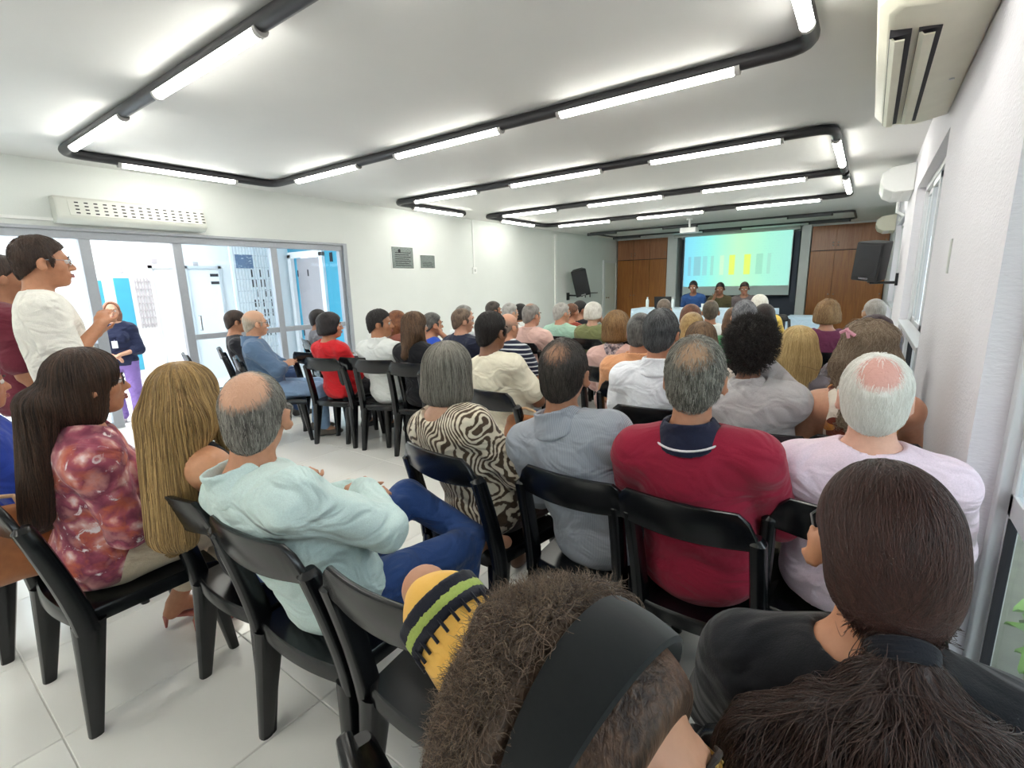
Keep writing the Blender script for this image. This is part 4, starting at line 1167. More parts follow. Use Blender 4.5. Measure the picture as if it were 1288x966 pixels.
def add_hand(v, el, wr, hd, s, res):
    d = unit(hd); fa = unit(wr-el)
    n = unit(np.cross(d, np.array((0, 0, 1.0)))*s + np.array((0, 0, .05)))     # thumb side
    pn = unit(np.cross(n, d))
    R = np.stack([n, d, pn], 1); c = wr+d*.045
    v.ell(c, (.038, .050, .016), R, .02)
    rf = max(.0085, res*.7)
    for k, (o, ln) in enumerate(((.027, .070), (.009, .080), (-.009, .075), (-.026, .058))):
        b = c+n*o+d*.04; m_ = b+d*ln*.5-pn*.010*s*1; e = m_+unit(d-pn*.9*s)*ln*.5
        v.cone(b, m_, rf, rf*.95, k=.004); v.cone(m_, e, rf*.95, rf*.75, k=.004)
    b = wr+d*.02+n*.03; m_ = b+unit(n*.8+d*.7)*.038; e = m_+unit(n*.15+d)*.032
    v.cone(b, m_, rf*1.2, rf*1.05, k=.01); v.cone(m_, e, rf*1.05, rf*.85, k=.004)
# ================================================================== THE PEOPLE AND THEIR CHAIRS
# ---- printed and woven fabrics
def p_zebra(t, co):
    nz = t.n('TexNoise', Scale=7.0, Detail=1.0); t.l(co, nz.inputs['Vector'])
    m_ = t.n('VectorMath', operation='SCALE'); t.l(nz.outputs['Color'], m_.inputs[0]); m_.inputs['Scale'].default_value = .22
    d = t.n('VectorMath', operation='ADD'); t.l(co, d.inputs[0]); t.l(m_.outputs[0], d.inputs[1])
    w = t.n('TexWave', Scale=13.0, Distortion=3.0); w.inputs['Detail'].default_value = 2; w.inputs['Detail Scale'].default_value = 1.6; t.l(d.outputs[0], w.inputs[0])
    f = t.math('ADD', w.outputs['Fac'], t.math('MULTIPLY', t.math('SUBTRACT', t.noise(24, co, 2, .5, .8), .5), 1.7))
    return t.ramp(f, [(.0, '#544334'), (.44, '#605042'), (.50, '#d9ccb4'), (1, '#e6dcc8')])
def p_pin(c1, c2, scale=36, axis='X'):
    def f(t, co):
        w = t.n('TexWave', Scale=scale, bands_direction=axis); t.l(co, w.inputs[0])
        return t.ramp(w.outputs['Fac'], [(.25, c1), (.8, c2)])
    return f
def p_stripe(c1, c2, scale, pos=.75, axis='Z'):
    def f(t, co):
        w = t.n('TexWave', Scale=scale, bands_direction=axis); t.l(co, w.inputs[0])
        return t.ramp(w.outputs['Fac'], [(0, c1), (pos, c2)], 'CONSTANT')
    return f
def p_floral(t, co):
    v = t.n('TexVoronoi', Scale=15.0, feature='SMOOTH_F1'); v.inputs['Randomness'].default_value = 1
    d = t.n('VectorMath', operation='ADD'); nz = t.n('TexNoise', Scale=30.0, Detail=4.0); t.l(co, nz.inputs['Vector'])
    m_ = t.n('VectorMath', operation='SCALE'); t.l(nz.outputs['Color'], m_.inputs[0]); m_.inputs['Scale'].default_value = .05
    t.l(co, d.inputs[0]); t.l(m_.outputs[0], d.inputs[1]); t.l(d.outputs[0], v.inputs['Vector'])
    r = t.ramp(v.outputs['Distance'], [(.05, '#f0dde0'), (.2, '#d9a4a0'), (.34, '#a8576a'), (.5, '#7d3a50'), (.7, '#c98d8a')])
    n2 = t.noise(9, co, 4, .6, .6)
    o = t.ramp(n2, [(.50, '#000000'), (.62, '#ffffff')])
    r = t.mix(t.math('MULTIPLY', o, .75), r, srgb('#c9694a'))
    n3 = t.noise(15, t.coord((1, 1, 1), (.6, .2, .9)), 5, .65, 1.0)
    return t.mix(t.ramp(n3, [(.60, '#000000'), (.66, '#ffffff')]), r, srgb('#e9dfe2'))
def p_leaf(t, co):
    v = t.n('TexVoronoi', Scale=9.0); t.l(t.coord((1, 1, .6), (.2, .5, .7)), v.inputs['Vector'])
    r = t.ramp(v.outputs['Distance'], [(0, '#7a3d2e'), (.34, '#7a3d2e'), (.36, '#efe3d3')], 'CONSTANT')
    v2 = t.n('TexVoronoi', Scale=5.5); t.l(t.coord((1, 1, 1), (.9, .1, .2)), v2.inputs['Vector'])
    return t.mix(t.ramp(v2.outputs['Distance'], [(.26, '#ffffff'), (.28, '#000000')], 'CONSTANT'), r, srgb('#cf8a45'))
def p_bold(t, co):
    n = t.noise(5.5, t.coord((1, 1, 1), (.3, .8, .1)), 1, .4, 1.6)
    c = t.ramp(n, [(0, '#a3b75e'), (.40, '#1a1a20'), (.485, '#e9d9ae'), (.53, '#1a1a20'), (.57, '#b3c26a'), (.66, '#efe3c4')], 'CONSTANT')
    return c
def p_cuff(t, co):
    g = t.n('SeparateXYZ'); t.l(co, g.inputs[0])
    return t.ramp(t.math('ADD', t.math('MULTIPLY', g.outputs[0], 1.0), t.math('MULTIPLY', t.noise(30, co, 2), .015)),
                  [(0, '#efbb5e'), (1, '#f5cf7c')])
def p_scarf(t, co):
    n = t.noise(30, co, 4, .6, 1.5)
    return t.ramp(n, [(.4, '#5d5560'), (.55, '#b9a9ad'), (.65, '#d8c3bf')])
CL = {}
def C(name, col=None, **k):
    if name not in CL: CL[name] = cloth(name, col or '#888888', **k)
    return CL[name]
jeans = C('blue_denim_jeans', '#33496e'); ltjeans = C('light_blue_jeans', '#93b2d6'); dkt = C('dark_trousers', '#24242b'); navyj = C('navy_jeans', '#222d4d')
beige = C('beige_trousers', '#d6c8ae'); khaki = C('khaki_trousers', '#8d8170'); purple = C('purple_trousers', '#8d74b8'); black = C('black_cloth', '#1b1c21'); brownt = C('brown_trousers', '#4a352d')

# ---- hair presets
def hr(style, c1, c2, **k): return dict(style=style, c1=c1, c2=c2, **k)
BLK = ('#120f0f', '#2c2625'); BRN = ('#2e2019', '#5a4233'); DBR = ('#1f1613', '#43322a'); AUB = ('#5b3320', '#94603d'); BLO = ('#8f7040', '#d3b67c'); LBR = ('#5d4630', '#9b7e5a')
GRY = ('#5d5d5c', '#a9a9a6'); DGR = ('#353434', '#74726f'); WHT = ('#bdbab4', '#efede8'); SPG = ('#3a3833', '#9a968c')

def face_dir(x, y): return math.degrees(math.atan2(-(-2.5-x), 10.6-y))
NOCHAIR = set()
def aud(label, x, y, z, chair_label=None, by=0, hy=0, cdx=0.0, cdy=.13, cyaw=None, **k):
    a = face_dir(x, y); yaw = a*.5+by; hyaw = a-yaw+hy
    cp = np.array((x+cdx, y)) + (RZ(rad(yaw)) @ np.array((0, cdy, 0)))[:2]
    if chair_label: chair(cp[0], cp[1], cyaw if cyaw is not None else yaw, chair_label)
    return person(label, (x, y, z), cp, yaw=yaw, hyaw=hyaw, **k)

NEAR = .0085
# ---------------- nearest rows
aud('woman with long dark hair in a mauve floral blouse and glasses, beige trousers', -2.20, .48, 1.31, 'black plastic chair under the woman in the floral blouse', sex='f', cdx=-.07, cdy=.02,
    cyaw=4, by=-6, hy=-8, res=NEAR, tone='#b98262', legpose={-1: [(-.095, -.02, .525), (-.13, .36, .505), (-.17, .16, .105), (-.18, .33, .03)], 1: [(.095, -.02, .525), (.06, .38, .505), (-.03, .24, .105), (-.02, .40, .03)]}, hair=hr('long', '#221815', '#4e382c', n=4500, mode='down', L=.26, r=.0007, len=-.42, w=.095, thick=.06, back=-.165, front=(), s1='#1d1513', s2='#5a4335', npts=10, wild=.06),
    top=dict(mat=C('floral_blouse', pattern=p_floral), sleeve='long', name='blouse', e=.024), legs=dict(mat=beige, end=.72, w=1.15), shoes='heel', spect='dark', arms='lap')
aud('woman with long straight honey-blonde hair and black sleeveless top', -1.82, .64, 1.265, 'black plastic chair under the honey-blonde woman in black', sex='f', cdx=.06, cdy=.22, by=0, hy=18, cyaw=2,
    res=NEAR, tone='#c8926f', hair=hr('long', '#7a5f3c', '#b8935c', n=5500, mode='down', L=.30, r=.0008, len=-.42, w=.115, thick=.075, back=-.095, front=(1,), s1='#6b5334', s2='#c9a76f', npts=11, wild=.035),
    top=dict(mat=black, sleeve='none', name='top'), legs=dict(mat=C('blue_skirt_cloth', '#4a69b0')), spect='metal')
MI = aud('balding grey-haired man in a pale mint shirt, arms crossed, legs crossed in jeans', -1.38, .65, 1.275, 'black plastic chair under the man in the mint shirt', cdx=.07, cdy=.22, by=-2, hy=38, cyaw=4,
    res=NEAR, g=1.12, tone='#c48e70', hair=hr('crop', '#4b4743', '#9d9890', t=.007, h=.005, bald=((0, -.075, .098), .064, 1.7), scalp='#cf9f83', n=6500, L=.022, r=.00045, lift=.002, s1='#3b3733', s2='#b7b2a8'),
    top=dict(mat=C('mint_shirt', '#cfe3e0', fold=.8), sleeve='long', e=.022, hemz=-.16, folds=1.6), legs=dict(mat=C('mid_blue_jeans', '#2f4a80')), collar=(C('mint_shirt'),), arms='cross',
    legpose={-1: [(-.09, -.02, .53), (-.16, .40, .635), (.16, .47, .50), (.24, .58, .46)], 1: [(.095, -.02, .525), (.14, .40, .50), (.12, .40, .10), (.13, .57, .03)]})
chair(-.80, .90, 3, 'empty black plastic chair between the mint-shirted man and the curly-haired woman')

aud('grey-bobbed woman in a brown and cream zebra print blouse', -1.39, 1.46, 1.262, 'black plastic chair under the woman in the zebra print blouse', sex='f', cdx=.10, cdy=.14, by=-8, hy=10, cyaw=-6, res=NEAR, g=1.1,
    tone='#c59a80', hair=hr('bob', '#565149', '#9b958a', t=.016, w=.108, len=-.115, n=6000, mode='down', L=.12, r=.0006, s1='#4b463f', s2='#b1aba0', wild=.06),
    top=dict(mat=C('zebra_print', pattern=p_zebra), sleeve='half', scoop=.012, neck=.080, nf=-.005, e=.022, name='blouse', hemz=-.14), legs=dict(mat=brownt, end=.8), shoes='shoebrown', neck_r=.05)
aud('man with thinning dark hair in a grey pinstriped shirt', -.87, 1.52, 1.30, 'black plastic chair under the man in the grey pinstriped shirt', cdx=.13, cdy=.15, by=0, hy=2, cyaw=0, res=NEAR, g=1.12, tone='#a9775b',
    hair=hr('crop', '#1f1a18', '#544c46', t=.010, h=.005, bald=((0, -.088, .085), .052, .9), scalp='#a87c62', n=6500, L=.03, r=.0005, s1='#1a1614', s2='#5d554f'),
    top=dict(mat=C('grey_pinstripe', pattern=p_pin('#9297a0', '#adb2bc', 75)), sleeve='half', e=.020, hemz=-.14, folds=1.3), collar=(C('grey_pinstripe'),), legs=dict(mat=dkt))
aud('grey-haired man in a crimson polo shirt with navy collar', -.41, 1.53, 1.325, 'black plastic chair under the man in the crimson polo shirt', cdx=.04, cdy=.14, by=0, hy=-4, cyaw=0, res=NEAR, g=1.15, tone='#b98366',
    hair=hr('crop', '#403e39', '#8b887e', t=.012, h=.005, bald=((0, -.088, .085), .062, .95), scalp='#b08c70', n=7000, L=.022, r=.0005, s1='#3b3935', s2='#b3afa5', lift=.005),
    top=dict(mat=C('crimson_knit', '#98203a', fold=.35), sleeve='long', e=.020, hemz=-.16), collar=(C('navy_collar', '#20233a'), C('white_piping', '#e6dfe2')), legs=dict(mat=dkt))
aud('white-haired man with a pink bald crown in a pale pink shirt', .045, 1.72, 1.275, 'black plastic chair under the white-haired man in pink', cdx=.0, cdy=.14, by=0, hy=-14, cyaw=2, res=NEAR, g=1.1, tone='#d9a893', hs=.97,
    hair=hr('crop', '#e6e2da', '#faf8f3', t=.013, h=.005, bald=((0.0, -.088, .090), .056, 1.5), scalp='#e0a79b', n=7500, L=.035, r=.0005, s1='#e4e0d8', s2='#fffdf8', nape=-.098, lift=.004),
    top=dict(mat=C('pale_pink_shirt', '#ecd6e4', fold=.6), sleeve='half', e=.022), legs=dict(mat=khaki), brow='#cfcac2')

# the two women nearest the camera
CU = person('woman with frizzy brown hair and a broad black headband, black and yellow print blouse', (-.162, .350, 1.186), (-.22, .37), yaw=-70, hyaw=-24, pitch=-8, roll=-14, sex='f', res=NEAR, tone='#bd8a6e', hs=1.0, g=1.1,
    hair=None, top=dict(mat=C('bold_print_blouse', pattern=p_bold, fold=.4), sleeve='none', name='blouse', e=.024), legs=dict(mat=black), spect='gold',
    arms={-1: ((-.255, -.28, .985), (-.36, -.22, .77), (-.1, .3, -.8)), 1: ((.22, .12, .72), (.14, .26, .62), (-.5, .6, 0))},
    legpose={-1: [(-.095, -.02, .525), (-.13, .30, .505), (-.13, .20, .10), (-.13, .37, .03)], 1: [(.095, -.02, .525), (.13, .30, .505), (.13, .16, .10), (.14, .33, .03)]})
chair(-.31, .60, -14, 'black plastic chair under the frizzy-haired woman with the headband')
PO = person('woman with a long dark brown ponytail, glasses and a black top', (.048, .765, 1.262), (.06, .93), yaw=4, hyaw=10, pitch=0, sex='f', res=NEAR, tone='#c58d6d', hs=.93,
    hair=hr('pony', '#1c1413', '#3f302e', t=.003, h=.006, n=14000, mode='tail', L=.12, r=.00035, lift=.0015, s1='#2a1714', s2='#4f332d', wild=.025, npts=10, target=(0, -.112, -.075)), top=dict(mat=black, sleeve='short', name='top', neck=.060, e=.018), legs=dict(mat=dkt), spect='dark')
chair(.04, .98, 3, 'black plastic chair under the woman with the ponytail')

# ---------------- third row
aud('man with short black hair in a cream t-shirt', -1.91, 2.42, 1.33, 'black plastic chair under the man in the cream t-shirt', cdx=.10, by=-4, hy=-10, res=.010, g=1.1, tone='#7f573f',
    hair=hr('crop', *BLK, t=.012, n=3500, L=.02, r=.0006), top=dict(mat=C('cream_tee', '#e9e2cc'), sleeve='short', e=.02, hemz=-.14), legs=dict(mat=jeans))
aud('dark-grey-haired man in a white polo shirt', -.86, 2.52, 1.35, 'black plastic chair under the man in the white polo', by=0, hy=-8, res=.010, g=1.18, tone='#b47a5c',
    hair=hr('short', '#26272a', '#6a6b6d', t=.014, n=4000, L=.03, r=.0006), top=dict(mat=C('white_polo', '#eef0f6'), sleeve='short', e=.022, hemz=-.14), collar=(C('white_polo'),), legs=dict(mat=dkt))
aud('person with short dark curly hair in a grey hooded sweatshirt', -.40, 2.36, 1.30, 'black plastic chair under the person in the grey hoodie', sex='f', by=0, hy=-6, cdx=.06, res=.010, g=1.22, tone='#8a5c44',
    hair=hr('curly', '#15110f', '#2e2724', t=.016, noise=.005, freq=90, n=4500, L=.03, r=.0007, mode='fluff', curl=.9), top=dict(mat=C('grey_hoodie', '#b9b5b5'), sleeve='long', e=.028), collar=(C('grey_hoodie'),), legs=dict(mat=dkt), arms='face')
aud('curvy-haired woman in a cream tank top with brown and orange leaves', .02, 2.47, 1.31, 'black plastic chair under the woman in the leaf print tank top', sex='f', by=0, hy=-10, res=.010, g=1.2, tone='#c99578',
    hair=hr('wavy', '#6a5744', '#a3907a', t=.020, len=-.26, w=.115, thick=.07, noise=.007, freq=45, n=4500, L=.16, r=.0007, mode='down', wild=.5, curl=.3), top=dict(mat=C('leaf_print', pattern=p_leaf), sleeve='none', e=.016, name='tank_top'), legs=dict(mat=dkt))
aud('woman with long golden-blonde hair behind the grey hoodie', -0.292, 3.15, 1.224, 'black plastic chair under the golden-blonde woman', sex='f', hy=-6, res=.011,
    tone='#c99b7c', hair=hr('long', '#a08350', '#dcc48f', t=.014, len=-.32, w=.10, thick=.06, n=3500, L=.26, r=.0008, mode='down', wild=.08), top=dict(mat=C('grey_top', '#77727a'), sleeve='short'), legs=dict(mat=dkt))

# ---------------- left block by the doors
aud('bald man with glasses in a blue denim shirt and light jeans, arms crossed, by doors', -4.79, 2.37, 1.305, 'black plastic chair under the bald man in the denim shirt', by=-22, hy=4, cdx=.02, cdy=.12, cyaw=-24, res=.010, g=1.12, tone='#cf9f82',
    hair=hr('crop', '#8f8577', '#b9ae9e', t=.005, bald=((0, .0, .10), .11, 1.5), scalp='#d3a88c', h=.006), top=dict(mat=C('denim_shirt', '#5f7896'), sleeve='half', e=.022, hemz=-.14), collar=(C('denim_shirt'),), legs=dict(mat=ltjeans), arms='cross', spect='dark', shoes='shoegrey')
aud('dark-haired man in a black shirt seated nearest the open doorway', -5.72, 2.62, 1.28, 'black plastic chair under the man in black by the doorway', by=-12, hy=2, res=.011, tone='#b98465',
    hair=hr('short', *DBR), top=dict(mat=C('charcoal_shirt', '#2b2a30'), sleeve='short'), legs=dict(mat=jeans))
aud('dark-haired man in a grey jacket beside the glass panel', -5.642, 3.60, 1.237, 'black plastic chair under the man in the grey jacket', by=-8, hy=0, res=.013, tone='#8d6249', hair=hr('crop', *BLK), top=dict(mat=C('grey_jacket', '#6f6f75'), sleeve='long', name='jacket', e=.02), legs=dict(mat=dkt))
aud('woman with a short black bob in a bright red top', -4.09, 2.72, 1.27, 'black plastic chair under the woman in bright red', sex='f', by=12, hy=-22, cyaw=16, res=.011, g=1.1, tone='#b98062',
    hair=hr('bob', '#100d0e', '#2a2325', t=.016, len=-.08, w=.10, noise=.004, freq=60), top=dict(mat=C('bright_red_knit', '#d4242c'), sleeve='long', e=.02), legs=dict(mat=dkt))
aud('black-haired man in a white long-sleeved shirt, left block', -3.55, 2.87, 1.30, 'black plastic chair under the man in the white long-sleeved shirt', by=14, hy=-42, cyaw=22, res=.011, g=1.08, tone='#b07a5a',
    hair=hr('short', *BLK, n=2000, L=.02, r=.0008), top=dict(mat=C('white_shirt', '#e8ecea'), sleeve='long', e=.024, hemz=-.14), collar=(C('white_shirt'),), legs=dict(mat=jeans), shoes='shoebrown')
aud('woman with long auburn hair beyond the white-shirted man', -4.273, 3.70, 1.230, 'black plastic chair under the auburn-haired woman', sex='f', res=.013, tone='#c8957a', hair=hr('wavy', *AUB, len=-.24, noise=.004, freq=40), top=dict(mat=C('rust_top', '#8d5648'), sleeve='short'), legs=dict(mat=jeans))
aud('woman with shoulder-length brown hair and black blouse', -3.15, 2.92, 1.28, 'black plastic chair under the brown-haired woman in the black blouse', sex='f', by=12, hy=-18, cyaw=20, res=.011, tone='#c39072', hair=hr('long', '#3a2a20', '#80634a', len=-.24, w=.11, n=1800, L=.2, r=.0009, mode='down', wild=.1), top=dict(mat=black, sleeve='half', name='blouse', e=.02), legs=dict(mat=dkt))
aud('grey-haired man in a royal blue t-shirt, right hand raised to his head', -3.742, 3.72, 1.217, 'black plastic chair under the man in royal blue with raised hand', by=-10, hy=-14, res=.010, tone='#c08a6c', hair=hr('crop', *DGR), top=dict(mat=C('royal_blue_tee', '#2d55c4'), sleeve='short'), legs=dict(mat=jeans), arms='face')
aud('man with brown hair and glasses in a navy shirt', -3.336, 3.75, 1.262, 'black plastic chair under the man in the navy shirt', hy=-26, res=.012, g=1.1, tone='#c4937a', hair=hr('short', '#4a3b31', '#84705f'), top=dict(mat=C('navy_shirt', '#2b3044'), sleeve='long', e=.02), legs=dict(mat=dkt), spect='dark')
aud('grey-haired man in white shirt, mostly hidden behind the navy-shirted man', -3.971, 4.50, 1.256, 'black plastic chair behind the navy-shirted man, by left wall', hy=-20, res=.014, tone='#c99c82', hair=hr('crop', *GRY), top=dict(mat=C('white_shirt'), sleeve='long'), legs=dict(mat=dkt))
aud('dark-haired man close to the left wall, behind the cream t-shirt', -4.139, 5.30, 1.268, 'black plastic chair under the dark-haired man close to the left wall', res=.015, tone='#a8765a', hair=hr('short', '#2c2725', '#5a524d'), top=dict(mat=C('grey_top'), sleeve='short'), legs=dict(mat=dkt), hy=-20)
aud('light-grey-haired man close to left wall beside the dark-haired man', -3.750, 5.15, 1.254, 'black plastic chair under the light-grey-haired man close to left wall', res=.015, tone='#cda287', hair=hr('crop', '#8d8b86', '#c4c2bd'), top=dict(mat=C('white_shirt'), sleeve='short'), legs=dict(mat=khaki), hy=-10)
aud('bald man in a navy and white striped polo shirt', -2.755, 3.75, 1.223, 'black plastic chair under the bald man in stripes', res=.012, tone='#c68f72', hair=hr('crop', '#6d6058', '#8f8278', t=.004, bald=((0, .0, .10), .11, 1.5), scalp='#cd9a80'), top=dict(mat=C('navy_striped_knit', pattern=p_stripe('#23283c', '#d5d8dc', 7.5, .8)), sleeve='short', e=.02), legs=dict(mat=dkt), hy=-10, g=1.1)
aud('black-haired woman half hidden behind the pink-shirted grey-haired man', -4.104, 5.90, 1.206, 'black plastic chair under the half-hidden black-haired woman', sex='f', res=.015, tone='#a87658', hair=hr('bob', *BLK, len=-.1), top=dict(mat=C('white_shirt'), sleeve='short'), legs=dict(mat=dkt))
aud('grey-haired man in a salmon pink shirt', -2.986, 4.50, 1.276, 'black plastic chair under the man in the salmon pink shirt', res=.012, g=1.15, tone='#c8947a', hair=hr('crop', '#6f6a66', '#a39d97', bald=((0, -.04, .125), .055, .8), scalp='#c8947a'), top=dict(mat=C('salmon_shirt', '#e6bfb4'), sleeve='short', e=.024, hemz=-.14), collar=(C('salmon_shirt'),), legs=dict(mat=dkt), hy=-12)
aud('grey-haired man in a sea-green shirt', -3.007, 5.20, 1.258, 'black plastic chair under the man in the sea-green shirt', res=.012, g=1.12, tone='#c8947a', hair=hr('crop', '#8f8d88', '#c6c4bf'), top=dict(mat=C('seagreen_shirt', '#a9d0bd'), sleeve='half', e=.024, hemz=-.14), legs=dict(mat=khaki), hy=-22, spect='dark')
aud('woman with tied brown hair in a rust-coloured top, beside the sea-green shirt', -3.282, 5.95, 1.214, 'black plastic chair under the woman in the rust-coloured top', sex='f', res=.015, tone='#b98062', hair=hr('bun', '#4d3023', '#7d5239'), top=dict(mat=C('dark_rust_top', '#8f3f30'), sleeve='long'), legs=dict(mat=dkt), hy=-16)
aud('black-haired man in a black shirt below the tilted loudspeaker', -3.338, 6.30, 1.238, 'black plastic chair under the man in black below the loudspeaker', res=.015, tone='#b58265', hair=hr('short', *BLK), top=dict(mat=C('charcoal_shirt'), sleeve='short'), legs=dict(mat=dkt), hy=-24)
aud('white-haired woman in an olive green top, hand at chin', -2.530, 5.10, 1.266, 'black plastic chair under the white-haired woman in olive green', sex='f', res=.014, tone='#cc9f86', hair=hr('bob', '#c4bfb4', '#efece4', len=-.06, w=.095, t=.014), top=dict(mat=C('olive_top', '#83895f'), sleeve='short', e=.02), legs=dict(mat=dkt), arms='face', hy=-14)
aud('woman with light brown bob and a patterned scarf over pink top', -1.539, 3.50, 1.268, 'black plastic chair under the woman with the patterned scarf', sex='f', res=.011, g=1.1, tone='#c8957a', hair=hr('bob', '#6d5236', '#ad8a5f', len=-.09, w=.10, t=.018, noise=.004, freq=50, n=2500, L=.09, r=.0009, mode='down', wild=.3), top=dict(mat=C('dusty_pink_top', '#d9b3ab'), sleeve='long', e=.022), collar=(C('patterned_scarf', pattern=p_scarf),), legs=dict(mat=dkt), hy=-4)
aud('dark-haired man in an orange shirt', -1.175, 3.05, 1.292, 'black plastic chair under the man in the orange shirt', res=.011, g=1.15, tone='#b27c5f', hair=hr('short', *DGR), top=dict(mat=C('orange_shirt', '#e0a277'), sleeve='short', e=.022), collar=(C('orange_shirt'),), legs=dict(mat=dkt), hy=-4)
# ---------------- centre, further rows
aud('brown-haired man seated right before the panel table', -2.03, 6.02, 1.27, 'black plastic chair under the brown-haired man nearest the panel table', res=.015, tone='#b98a6e', hair=hr('crop', '#51443a', '#8a7b6e'), top=dict(mat=C('grey_top'), sleeve='short'), legs=dict(mat=dkt))
aud('woman with short reddish-brown hair in front of the panel table', -1.343, 4.75, 1.264, 'black plastic chair under the woman with short reddish-brown hair', sex='f', res=.014, tone='#c08c70', hair=hr('bob', '#4d2f23', '#80523c', len=-.05, w=.092), top=dict(mat=C('dusty_pink_top'), sleeve='short'), legs=dict(mat=dkt))
aud('woman with dull blonde hair behind the white polo shirt', -1.118, 4.00, 1.237, 'black plastic chair under the woman with dull blonde hair', sex='f', res=.013, tone='#c9997c', hair=hr('long', '#85693f', '#bd9f6d', len=-.24), top=dict(mat=C('cream_tee'), sleeve='short'), legs=dict(mat=dkt))
aud('woman with long streaked brown hair and pale blouse, behind the crimson polo', -0.835, 3.20, 1.232, 'black plastic chair under the woman with long streaked brown hair', sex='f', res=.012, tone='#c8957a', hair=hr('long', '#4d3a2b', '#94765a', len=-.3, w=.10, n=2000, L=.24, r=.0009, mode='down', wild=.08), top=dict(mat=C('pale_blouse', '#ddd0c4'), sleeve='short'), legs=dict(mat=dkt))
aud('man with cropped dark hair in a white shirt, before the panel table', -1.400, 5.70, 1.267, 'black plastic chair under the cropped-haired man in white', res=.014, tone='#a9775a', hair=hr('crop', '#3a332c', '#6d6252', bald=((0, -.05, .12), .05, .5)), top=dict(mat=C('white_shirt'), sleeve='short', e=.022), legs=dict(mat=dkt), g=1.15)
aud('grey-haired man in a green shirt', -.76, 4.12, 1.33, 'black plastic chair under the man in the green shirt', res=.012, g=1.1, tone='#b98569', hair=hr('short', '#4f5056', '#9b9ca0', t=.014, n=2000, L=.02, r=.0009), top=dict(mat=C('green_shirt', '#3f7a52'), sleeve='short', e=.022), legs=dict(mat=dkt), hy=-8)
aud('white-haired woman in yellow close to the panel table', -1.05, 6.52, 1.30, 'black plastic chair under the white-haired woman in yellow', sex='f', res=.015, tone='#cfa48a', hair=hr('bob', '#cfcabc', '#f0ede2', len=-.05, w=.092), top=dict(mat=C('yellow_top', '#e6c25a'), sleeve='long', e=.02), legs=dict(mat=dkt), cdx=.1, g=1.2)
aud('woman with long black hair and a white top', -0.757, 5.00, 1.261, 'black plastic chair under the woman with long black hair', sex='f', res=.013, tone='#b07c60', hair=hr('long', '#17110f', '#30221d', len=-.32), top=dict(mat=C('white_polo'), sleeve='short', e=.02), legs=dict(mat=dkt))
aud('woman with mid-brown hair in a blue top, beside the green shirt', -0.956, 4.75, 1.243, 'black plastic chair under the woman in the blue top', sex='f', res=.014, tone='#b98569', hair=hr('long', '#4a3424', '#7d5d43', len=-.22), top=dict(mat=C('teal_blue_top', '#3f6078'), sleeve='short'), legs=dict(mat=dkt))
aud('woman with short fair hair in a maroon blouse', -.27, 5.02, 1.30, 'black plastic chair under the woman in the maroon blouse', sex='f', res=.013, g=1.15, tone='#c8957a', hair=hr('bob', '#7d5f42', '#b8966d', len=-.07, w=.098, noise=.004, freq=50, n=1500, L=.06, r=.001, mode='down', wild=.4), top=dict(mat=C('maroon_blouse', '#6e3350'), sleeve='long', e=.022, name='blouse'), legs=dict(mat=dkt), hy=-16)
aud('man with flat grey hair near right wall, below the right loudspeaker', 0.062, 5.75, 1.280, 'black plastic chair under the flat-grey-haired man near right wall', cdx=-.04, res=.013, tone='#b99277', hair=hr('crop', '#8f8880', '#b5aea6', t=.010), top=dict(mat=C('grey_top'), sleeve='short', e=.02), legs=dict(mat=khaki), hy=-4)
aud('woman with dark wavy hair near right wall, behind the leaf print tank top', 0.04, 3.40, 1.279, 'black plastic chair under the woman with dark wavy hair near right wall', sex='f', cdx=-.04, res=.013, tone='#b07c60', hair=hr('wavy', '#2b2024', '#54434a', len=-.22, noise=.006, freq=40), top=dict(mat=C('grey_top'), sleeve='short'), legs=dict(mat=dkt))

# ---------------- panel on the stage
for lab, x, z, hc, shirt, cl in (('bearded dark-haired panel speaker in blue behind the laptop end of the table', -3.02, 1.47, BLK, C('blue_shirt', '#31548a'), 'black plastic chair under the panel speaker in blue'),
                         ('panel speaker in olive brown shirt, hands at his mouth', -2.48, 1.425, BLK, C('olive_brown_shirt', '#4f4a30'), 'black plastic chair under the panel speaker in olive brown'),
                         ('panel speaker in grey shirt at the right of the trio', -2.02, 1.425, DBR, C('taupe_shirt', '#665d5e'), 'black plastic chair under the panel speaker in grey')):
    c_ = chair(x, 10.9, 180, cl, 'chairs of the panel'); c_.location.z = .18
    person(lab, (x, 10.75, z), (x, 10.9), yaw=180, hyaw=8, pitch=14, stand=.18, res=.012, tone='#8d624a', hair=hr('short', *hc), top=dict(mat=shirt, sleeve='half', e=.018), legs=dict(mat=dkt), group='panel speakers', arms='face' if 'mouth' in lab else 'lap')

